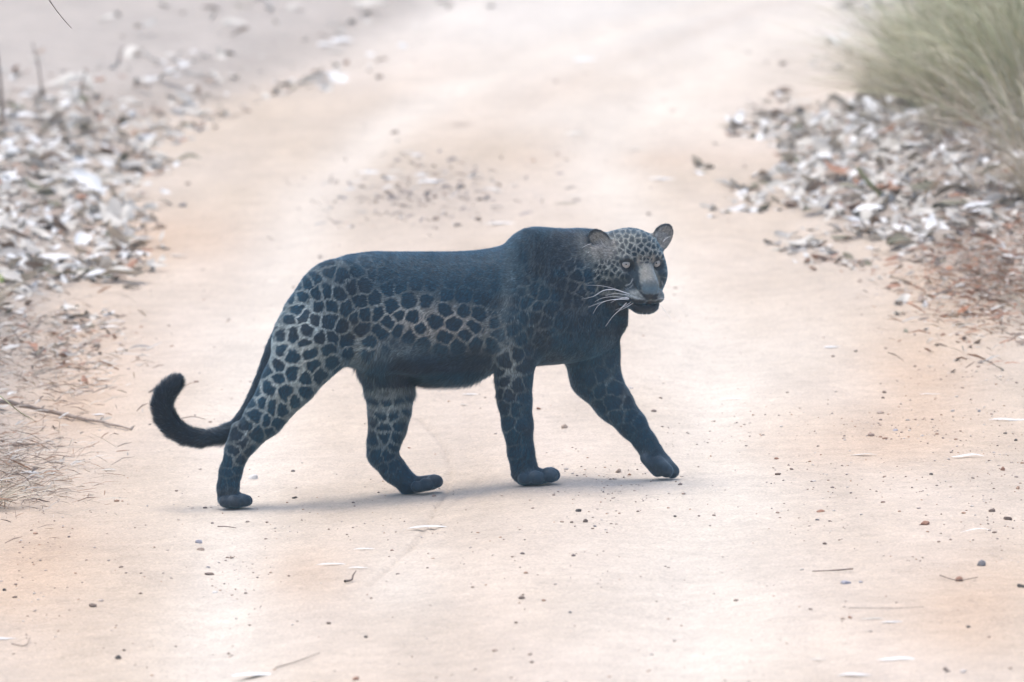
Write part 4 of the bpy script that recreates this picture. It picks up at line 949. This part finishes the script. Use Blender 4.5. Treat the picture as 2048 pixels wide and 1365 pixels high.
STONES = [
 (1964, 1132, 23, 'grey', 'grey angular stone, largest on the right part of the track', .8), (1985, 1024, 17, 'brown', 'dark brown stone near the right edge, upper of two', .7), (2016, 1040, 20, 'brown', 'brown flat stone near the right edge, lower of two', .6),
 (1690, 1168, 26, 'lilac', 'pale bluish stone on the lower right sand', .5), (1722, 1166, 12, 'lilac', 'small pale stone just right of the bluish one', .5), (1919, 1163, 19, 'rust', 'reddish brown stone on a thin leaf at lower right', .8), (2042, 1175, 18, 'dark', 'dark stone cut by the right edge', .7),
 (1642, 1024, 20, 'rust', 'flat reddish stone right of the leopard, upper of a pair', .4), (1634, 1041, 11, 'grey', 'small grey stone just under the flat reddish one', .6), (1850, 1050, 22, 'rust', 'pinkish rust clod on gravelly sand at right', .6), (1553, 919, 10, 'rust', 'tiny orange pebble right of the raised paw', .6),
 (1157, 1024, 14, 'dark', 'dark round pebble below and right of the near forepaw', .8), (1171, 1045, 13, 'brown', 'brown round pebble, lower right of the near forepaw', .8), (1190, 1054, 9, 'grey', 'tiny grey pebble at the tail of the pebble group by the forepaw', .7), (1124, 1045, 9, 'tan', 'tiny tan pebble below the near forepaw', .6), (1143, 1046, 8, 'brown', 'tiny brown pebble in the middle of the group by the forepaw', .7),
 (1043, 1198, 16, 'brown', 'brown oval pebble on pale sand, centre foreground', .55), (990, 1303, 15, 'tan', 'tan flat pebble near the bottom centre', .5), (1140, 1226, 9, 'grey', 'tiny grey pebble right of the centre foreground', .6), (1060, 1310, 12, 'tan', 'tan crumb of earth at the bottom, right of centre', .5), (1063, 1326, 10, 'brown', 'brown crumb at the bottom, right of centre', .6), (1032, 1247, 8, 'brown', 'tiny brown pebble below the oval one in the foreground', .7),
 (658, 1248, 13, 'brown', 'brown flat pebble, centre left foreground', .5), (732, 1276, 10, 'dark', 'small dark pebble, centre left foreground', .7), (712, 1360, 16, 'rust', 'rust pebble at the bottom edge left of centre', .6), (185, 1214, 19, 'brown', 'brown grey stone with a flat base, left foreground', .6), (237, 1318, 15, 'dark', 'dark brown pebble low in the left foreground', .8), (248, 1302, 8, 'brown', 'tiny brown pebble above the dark one at lower left', .7),
 (8, 1182, 10, 'dark', 'dark pebble touching the left edge', .8), (420, 1150, 25, 'brown', 'flat brown stone on the whitish wheel track', .35), (400, 1101, 18, 'tan', 'tan stone, lower of two above the whitish wheel track', .5), (398, 1087, 20, 'lilac', 'greyish stone, upper of two above the whitish wheel track', .6), (416, 1136, 10, 'grey', 'tiny grey pebble just above the flat brown stone', .5), (430, 1186, 16, 'white', 'whitish flake of stone below the flat brown stone', .4),
 (1237, 945, 14, 'tan', 'tan pebble on the ground between the forepaws', .85), (1128, 857, 15, 'tan', 'pointed tan pebble between the forelegs', 1.0), (589, 997, 13, 'dark', 'small dark crumb right of the near hind paw', .5), (507, 958, 28, 'white', 'whitish stone just beyond the near hind leg', .55), (1078, 819, 14, 'rust', 'rust flake on the sand right of the near foreleg', .4), (819, 897, 10, 'rust', 'small rust crumb by the far hind leg', .4),
 (366, 413, 20, 'grey', 'light grey blurred stone on the far left track', .6), (376, 369, 14, 'brown', 'small blurred brown stone on the far left track', .5), (1928, 680, 13, 'dark', 'dark pointed pebble at the foot of the right bank', 1.0), (1768, 786, 11, 'brown', 'brown pebble on ochre sand, upper of two', .6), (1766, 797, 9, 'brown', 'brown pebble on ochre sand, lower of two', .6), (1760, 827, 18, 'tan', 'flat greyish tan stone on ochre sand', .4), (1791, 862, 14, 'lilac', 'lilac pebble on sand right of the leopard', .5),
 (1711, 704, 9, 'dark', 'dark pebble right of the pale bluish leaf', .6), (1666, 714, 8, 'brown', 'small brown pebble below the pale bluish leaf', .6), (1830, 734, 9, 'brown', 'brown pebble on the upper ochre sand', .6), (1958, 824, 9, 'grey', 'grey pebble right of the ochre sand', .7), (2010, 868, 9, 'dark', 'dark pebble just below the long leaf at the right edge', .7), (2031, 882, 9, 'dark', 'second dark pebble below the long leaf at the right edge', .7),
 (1565, 130, 18, 'brown', 'blurred brown stone alone on the far track at right', .7), (758, 157, 18, 'brown', 'blurred brown stone alone on the far track, left of centre', .6), (735, 10, 20, 'grey', 'blurred grey stone at the top edge of the track', .7), (790, 267, 22, 'brown', 'blurred brown stone left of the brown strip', .4), (921, 376, 20, 'dark', 'dark stone at the upper right of the middle strip', .5), (960, 400, 16, 'dark', 'dark crumb at the right of the middle strip', .5), (870, 396, 16, 'brown', 'brown crumb inside the middle strip', .4),
 (916, 452, 22, 'dark', 'dark crumb just above the leopard back', .4), (872, 440, 14, 'brown', 'brown crumb above the leopard back', .7), (1297, 430, 12, 'brown', 'small brown stone between the ears and the far sand', .6), (683, 396, 18, 'grey', 'grey crumb at the left end of the middle strip', .4), (1862, 950, 10, 'dark', 'dark pebble in the gravel at right', .7), (2006, 941, 14, 'rust', 'rust pebble in the gravel near the right edge', .8), (1583, 940, 10, 'brown', 'small brown pebble on pale sand right of the paw', .6), (1350, 1034, 7, 'dark', 'tiny dark pebble alone under the raised paw', .8), (1622, 1220, 11, 'brown', 'small brown chip at lower right centre', .4), (1700, 1237, 11, 'rust', 'rust pebble above the two pale leaves at lower right', .7), (1686, 1239, 12, 'tan', 'tan pebble next to the rust one at lower right', .6), (1936, 1256, 11, 'dark', 'dark pebble at the lower right', .7), (1890, 1340, 11, 'brown', 'brown pebble near the bottom right corner', .7), (1649, 1089, 10, 'brown', 'small brown pebble right of the white ground', .6),
]
for (a, b, wpx, c, lab, tl) in STONES: stone(a, b, wpx, c, lab, tl)

# fine grit and crumbs nobody could count: real small stones joined
def grit(name, label, n, pick, size, cols_, rng, cat='gravel'):
    x = rng.uniform(-1.9, 1.9, n * 3); y = 24.0 + 26 * rng.random(n * 3) ** 1.5; k = rng.random(n * 3) < pick(x, y); x, y = x[k][:n], y[k][:n]; z = ground_z(x, y)
    s = size * rng.lognormal(0, .45, len(x)); vv = []; ff = []; cc = []
    V0 = IV1[None] * (1 + rng.normal(0, .16, (len(x), len(IV1), 1))) * (s[:, None, None] * np.array([1.15, 1, .62]))
    V0[..., 2] += s[:, None] * .25; V0 += np.stack([x, y, z], -1)[:, None]
    F0 = IF1[None] + (np.arange(len(x)) * len(IV1))[:, None, None]
    me = mesh_np(name, V0.reshape(-1, 3), [F0.reshape(-1, 3)]); c = np.array(cols_)[rng.integers(0, len(cols_), len(x))] * rng.uniform(.8, 1.2, (len(x), 1))
    set_col(me, np.repeat(c, len(IV1), 0)); m, _, _ = mat_attr(name, rough=.95); tag(link(name, me, m), label, cat, kind='stuff')
rk = np.random.default_rng(23)
def blobw(x, y, a, b, rx, ry):
    p_ = proj(np.stack([x, y, 0 * x], -1)); return np.exp(-((p_[0] - a) / rx) ** 2 - ((p_[1] - b) / ry) ** 2)
def pick1(x, y):
    p = .05 + .9 * blobw(x, y, 1850, 1010, 190, 120) + .7 * blobw(x, y, 600, 1010, 190, 55) + .6 * blobw(x, y, 1240, 970, 130, 40) + .5 * blobw(x, y, 1980, 850, 120, 200) + .5 * blobw(x, y, 850, 400, 190, 60) + .35 * blobw(x, y, 500, 1150, 60, 120) + .3 * blobw(x, y, 1650, 880, 300, 60) + .3 * blobw(x, y, 250, 1060, 260, 120) + .3 * blobw(x, y, 1120, 1060, 120, 60)
    return p * (.35 + 1.3 * (fbm(x * 4, y * 1.5, 3, 62) > .5))
grit('gravel', 'fine gravel and earth crumbs scattered over the dirt track', 16000, pick1, .0020, [(.25, .19, .15), (.33, .25, .20), (.45, .38, .33), (.20, .16, .14), (.40, .26, .18), (.55, .50, .46)], rk)
grit('grit', 'coarser brown crumbs strewn over the dirt track', 420, lambda x, y: pick1(x, y) * .8, .0032, [(.18, .13, .10), (.28, .20, .16), (.12, .10, .09), (.40, .33, .28)], rk)

# ------------------------------------------------------------------ straw and leaf scraps (uncountable)
def straw(name, label, n, region, Lr, cols_, rng, wid=.0012, up=.25):
    px = rng.normal(region[0], region[2], n); py = rng.normal(region[1], region[3], n)
    q = np.array([zpl(a, b) for a, b in zip(px, np.maximum(py, region[4]))]); x, y = q[:, 0], q[:, 1]; z = ground_z(x, y)
    L = rng.uniform(*Lr, n); a = rng.uniform(0, 2 * PI, n); e = np.abs(rng.normal(0, up, n)); d = np.stack([np.cos(a) * np.cos(e), np.sin(a) * np.cos(e), np.sin(e)], -1)
    sd_ = np.stack([-np.sin(a), np.cos(a), 0 * a], -1) * .5 + [0, 0, .5]; w_ = wid * rng.lognormal(0, .5, n)[:, None]
    o = np.stack([x, y, z + .002 + rng.uniform(0, .015, n)], -1); m_ = o + d * L[:, None] * .5 + np.array([0, 0, 1]) * (L * rng.uniform(.0, .12, n))[:, None]; t = o + d * L[:, None]
    v = np.stack([o - sd_ * w_ * .6, o + sd_ * w_ * .6, m_ - sd_ * w_, m_ + sd_ * w_, t - sd_ * w_ * .3, t + sd_ * w_ * .3], 1); i = np.arange(n)[:, None] * 6
    f = np.concatenate([i + [0, 1, 3, 2], i + [2, 3, 5, 4]]); me = mesh_np(name, v.reshape(-1, 3), [f])
    c = np.array(cols_)[rng.integers(0, len(cols_), n)] * rng.uniform(.75, 1.25, (n, 1)); set_col(me, np.repeat(c, 6, 0)); m, _, _ = mat_attr(name, rough=.8)
    tag(link(name, me, m), label, 'dry straw', kind='stuff')
SC = [(.38, .32, .25), (.50, .45, .38), (.22, .16, .12), (.30, .18, .11), (.55, .52, .47), (.15, .12, .10)]
straw('straw', 'dry straw and bark bits on the left verge below the stick', 1500, (20, 950, 85, 45, 300), (.02, .09), SC, rk)
straw('straw', 'brown straw and crumbled leaves on the left verge above the stick', 1500, (60, 730, 100, 65, 300), (.015, .07), SC, rk, .002)
straw('straw', 'rusty crumbled leaves and straw on the right bank', 2600, (1995, 570, 85, 55, 300), (.015, .07), SC + [(.42, .20, .11), (.36, .2, .13)], rk, .003)
straw('straw', 'thin dry straw on the right bank below the grass', 900, (1960, 400, 90, 70, 100), (.03, .16), SC, rk, .0015, .5)
straw('straw', 'leaf scraps in the middle strip of the far track', 260, (840, 385, 110, 40, 100), (.015, .05), [(.18, .16, .15), (.3, .26, .24), (.5, .48, .45)], rk, .004)

# ------------------------------------------------------------------ twigs and stems
twm = mat_var('twig_bark', (.28, .23, .19), (.46, .40, .34), scale=60, rough=.8)
tbr = mat_var('stick_bark', (.20, .155, .125), (.36, .29, .23), scale=50, rough=.8)
tdk = mat_var('dark_bark', (.10, .075, .06), (.20, .15, .12), scale=60, rough=.85)
tgm = mat_var('stem_olive', (.20, .21, .10), (.34, .32, .18), scale=40, rough=.7)
def stick(name, pts, r0, r1, mat, label, cat, seg=7, n=16, jag=0.0, tip=None):
    root = empty(name, tuple(pts[0])); tag(root, label, cat); o0 = np.array(pts[0])
    c = bez([np.array(p) - o0 for p in pts], n); rr = np.linspace(r0, r1, n) * (1 + np.random.default_rng(3).normal(0, .05, n)); c[1:-1] += np.random.default_rng(4).normal(0, jag, (n - 2, 3))
    v, f = tube(c, rr, seg); link('stem', mesh_np('stem', v, [f]), mat, root); return root, c
def gp(px, py, up=.006):
    q = G(px, py); q[2] += up; return q
rt, c = stick('long_stick', [gp(-60, 826, .02), gp(0, 824, .03), gp(60, 829, .02), gp(130, 838, .012), gp(200, 850, .008), gp(262, 862, .004)], .0092, .0026, tbr, 'long thin bare stick lying across the left verge with small buds', 'stick', jag=.001)
for i, (t, h) in enumerate([(7, .012), (12, .014), (5, .010), (15, .01)]):
    v, f = tube(np.array([c[t], c[t] + [.004, 0, h * .6], c[t] + [.010, 0, h]]), [.004, .0035, .001], 6); link('bud', mesh_np('bud', v, [f]), twm, rt)
stick('weed_stem', [gp(-20, 812, .05), P(10, 800, 40), P(40, 825, 10), gp(70, 850, .01), gp(86, 866, .004)], .002, .0008, tgm, 'thin olive weed stem crossing over the long stick', 'stem', 5)
stick('twig', [gp(-10, 968, .01), gp(30, 975, .01), gp(62, 1000, .004)], .002, .0008, tdk, 'thin dark twig bent down in the straw at the left edge', 'twig', 5)
stick('twig', [gp(0, 900, .01), gp(60, 897, .012), gp(110, 893, .006)], .0022, .001, tdk, 'brown twig lying level in the straw under the long stick', 'twig', 5)
stick('twig', [gp(358, 843), gp(385, 841, .01), gp(410, 843)], .0014, .0008, tdk, 'fine dark twig on the sand inside the curl of the tail', 'twig', 5)
stick('twig', [gp(436, 1058), gp(455, 1060, .008), gp(472, 1061)], .0016, .0010, tdk, 'short dark twig on the sand below the near hind paw', 'twig', 5)
stick('twig', [gp(1625, 1148), gp(1670, 1146, .006), gp(1706, 1143)], .0014, .0020, tdk, 'short twig with a thick dark end on the lower right sand', 'twig', 5)
stick('twig', [gp(1698, 1221), gp(1770, 1222, .006), gp(1848, 1220)], .0012, .0008, twm, 'long hair thin pale twig on the lower right sand', 'twig', 5)
stick('twig', [gp(552, 1341), gp(595, 1328, .006), gp(640, 1311)], .0016, .0008, tdk, 'thin curved twig at the bottom left of centre', 'twig', 5)
stick('twig', [gp(24, 1293), gp(50, 1295, .004), gp(60, 1284, .01)], .0014, .0008, tdk, 'hooked twig beside the white oval leaf at lower left', 'twig', 5)
stick('bark_piece', [gp(690, 1168), gp(703, 1165, .006), gp(706, 1163, .014), gp(712, 1160, .022)], .0035, .0012, tdk, 'small dark curled bit of bark left of the foreground pebble', 'bark')
stick('twig', [gp(1560, 506), gp(1600, 499, .01), gp(1640, 493)], .0035, .0025, tdk, 'dull short twig at the foot of the right litter', 'twig', 5)
stick('twig', [gp(1880, 1148 + 8), gp(1915, 1166, .006), gp(1955, 1160)], .0014, .001, tdk, 'thin dark twig under the reddish stone at lower right', 'twig', 5)
stick('bamboo_stub', [gp(1772, 402, .0), P(1757, 385, (G(1772, 402)[1] - Y0) * S - 6), P(1738, 366, (G(1772, 402)[1] - Y0) * S - 12), P(1716, 338, (G(1772, 402)[1] - Y0) * S - 18)], .010, .0075, tgm, 'brownish green stub of a stalk leaning left out of the right litter', 'stalk')
stick('grass_stalk', [G(-260, 930), P(-230, 500, 10), P(-150, 60, 5), P(-40, -120, 0), P(50, -75, -2), P(98, 0, -4), P(122, 33, -4), P(143, 57, -4)], .003, .0009, tdk, 'thin arching dry stalk whose tip hangs into the top left corner', 'stalk', 5, 30)
def upr(px, py, dx, h, r, lab, m=twm):
    q = G(px, py); stick('dry_stem', [q, q + [dx * .2, 0, h * .35], q + [dx * .5, .02, h * .7], q + [dx, .03, h]], r, r * .4, m, lab, 'stem', 5)
upr(86, 205, -.04, .22, .006, 'blurred dark upright stem far back at the left', tbr); upr(158, 203, .03, .12, .005, 'short blurred stem right of the dark upright one', tdk)
upr(6, 250, -.03, .30, .010, 'thick blurred stem at the far left edge', tbr); upr(236, 132, .02, .07, .006, 'stubby blurred stem far back at the upper left', tdk)
upr(1984, 330, .012, .19, .0022, 'thin straw coloured upright stem before the grass at right'); upr(1962, 392, -.02, .12, .0022, 'short straw coloured stem left of the dry tuft'); upr(2018, 300, .05, .30, .0018, 'fine pale stem leaning right before the grass')

# ------------------------------------------------------------------ grass tussocks
def tussock(px, py, n, hgt, spread, lean, cols_, label, rng, wid=.0013, name='grass_tussock'):
    q = G(px, py); root = empty(name, tuple(q)); tag(root, label, 'grass'); n = int(n * .42); spread *= 1.45; hgt *= 1.1
    a = rng.uniform(0, 2 * PI, n); r = spread * .28 * np.sqrt(rng.random(n)); base = np.stack([np.cos(a) * r, np.sin(a) * r, 0 * a - .02], -1)
    L = hgt * rng.uniform(.55, 1.25, n); out = np.stack([np.cos(a) + lean + rng.normal(0, .35, n), np.sin(a) + rng.normal(0, .35, n), 0 * a], -1); out *= (rng.uniform(.25, 1.0, n) * spread)[:, None]
    drp = rng.uniform(.05, .62, n); ts = np.linspace(0, 1, 7); vv = []
    side = np.cross(out, [0, 0, 1.0]); side /= np.linalg.norm(side, axis=1, keepdims=True) + 1e-9; side += rng.normal(0, .4, side.shape)
    for t in ts:
        c = base + out * (t ** 1.6)[None if False else ...] + np.array([0, 0, 1.0]) * (L * (t - drp * t ** 2.6))[:, None]
        w_ = wid * (1 - t) ** .6 + .0003; vv.append(c - side * w_); vv.append(c + side * w_)
    v = np.stack(vv, 1); i = np.arange(n)[:, None] * 14; f = np.concatenate([i + [2 * k, 2 * k + 1, 2 * k + 3, 2 * k + 2] for k in range(6)])
    me = mesh_np('blades', v.reshape(-1, 3), [f]); c = np.array(cols_)[rng.integers(0, len(cols_), n)] * rng.uniform(.7, 1.3, (n, 1)); set_col(me, np.repeat(c, 14, 0)); m, _, b = mat_attr('blades', rough=.6)
    tag(link('blades', me, m, root), kind='stuff')
GC = [(.38, .38, .21), (.46, .42, .26), (.31, .33, .18), (.56, .50, .35), (.44, .42, .28), (.28, .29, .18)]
DC = [(.46, .40, .29), (.54, .47, .36), (.36, .29, .21), (.40, .36, .26)]
for (a, b, n, h, s, ln, cc, lab) in [
 (1775, 208, 700, .26, .15, -.5, GC + DC[:2], 'low loose grass tussock at the left end of the right grass bank'),
 (1850, 222, 1100, .40, .20, -.5, GC, 'green grey tussock next to the low one, arching left'),
 (1930, 240, 1200, .46, .20, -.6, GC + DC[:1], 'middle tussock of the right bank, in front of the dense ones'),
 (2020, 250, 1200, .55, .24, -.6, GC, 'large dense tussock standing before the right edge'),
 (2110, 262, 1100, .70, .28, -.6, GC, 'tall tussock partly cut by the right edge, its blades arching in'),
 (1880, 140, 900, .42, .22, -.4, GC, 'tussock further back behind the middle one'),
 (1980, 130, 1100, .55, .25, -.3, GC, 'tussock further back, tall and green at upper right'),
 (2080, 150, 1000, .60, .25, -.3, GC, 'tussock further back in the upper right corner'),
 (1815, 110, 600, .30, .20, -.4, GC + DC[:2], 'thin tussock furthest back and furthest left on the right bank'),
 (1920, 60, 800, .40, .22, -.2, GC, 'distant tussock at the top edge of the right bank'),
 (2030, 40, 900, .45, .22, -.2, GC, 'distant tussock in the very corner at top right')]:
    tussock(a, b, n, h, s, ln, cc, lab, rk)
tussock(1800, 222, 260, .34, .22, -.7, DC + GC[3:4], 'airy straw coloured tussock whose loose blades lean out over the left litter', rk, .0012)
tussock(1905, 262, 340, .44, .26, -.6, DC + GC[:2], 'airy yellowish tussock in front of the green ones, blades bending down left', rk, .0012)
tussock(2045, 300, 400, .42, .26, -.5, DC + GC[:2], 'airy dry tussock at the right edge under the green ones', rk, .0013)
tussock(2100, 350, 300, .45, .30, -.7, DC, 'dry straw tussock just outside the right edge, above the brown tuft', rk, .0013)
tussock(2075, 395, 420, .22, .14, -.6, DC, 'dry brown tuft at the right edge above the blackish leaf', rk, .0016)
tussock(2075, 640, 160, .16, .08, -.4, DC, 'sparse dry tuft at the right edge on the near bank', rk, .0012)
tussock(-30, 620, 200, .14, .10, .4, DC, 'sparse dry tuft at the left edge in the litter', rk, .0014)
tussock(-40, 1010, 260, .12, .10, .5, DC, 'flattened dry tuft at the left edge below the stick', rk, .0014)
print('tris', sum(len(o.data.polygons) for o in bpy.data.objects if o.type == 'MESH'))
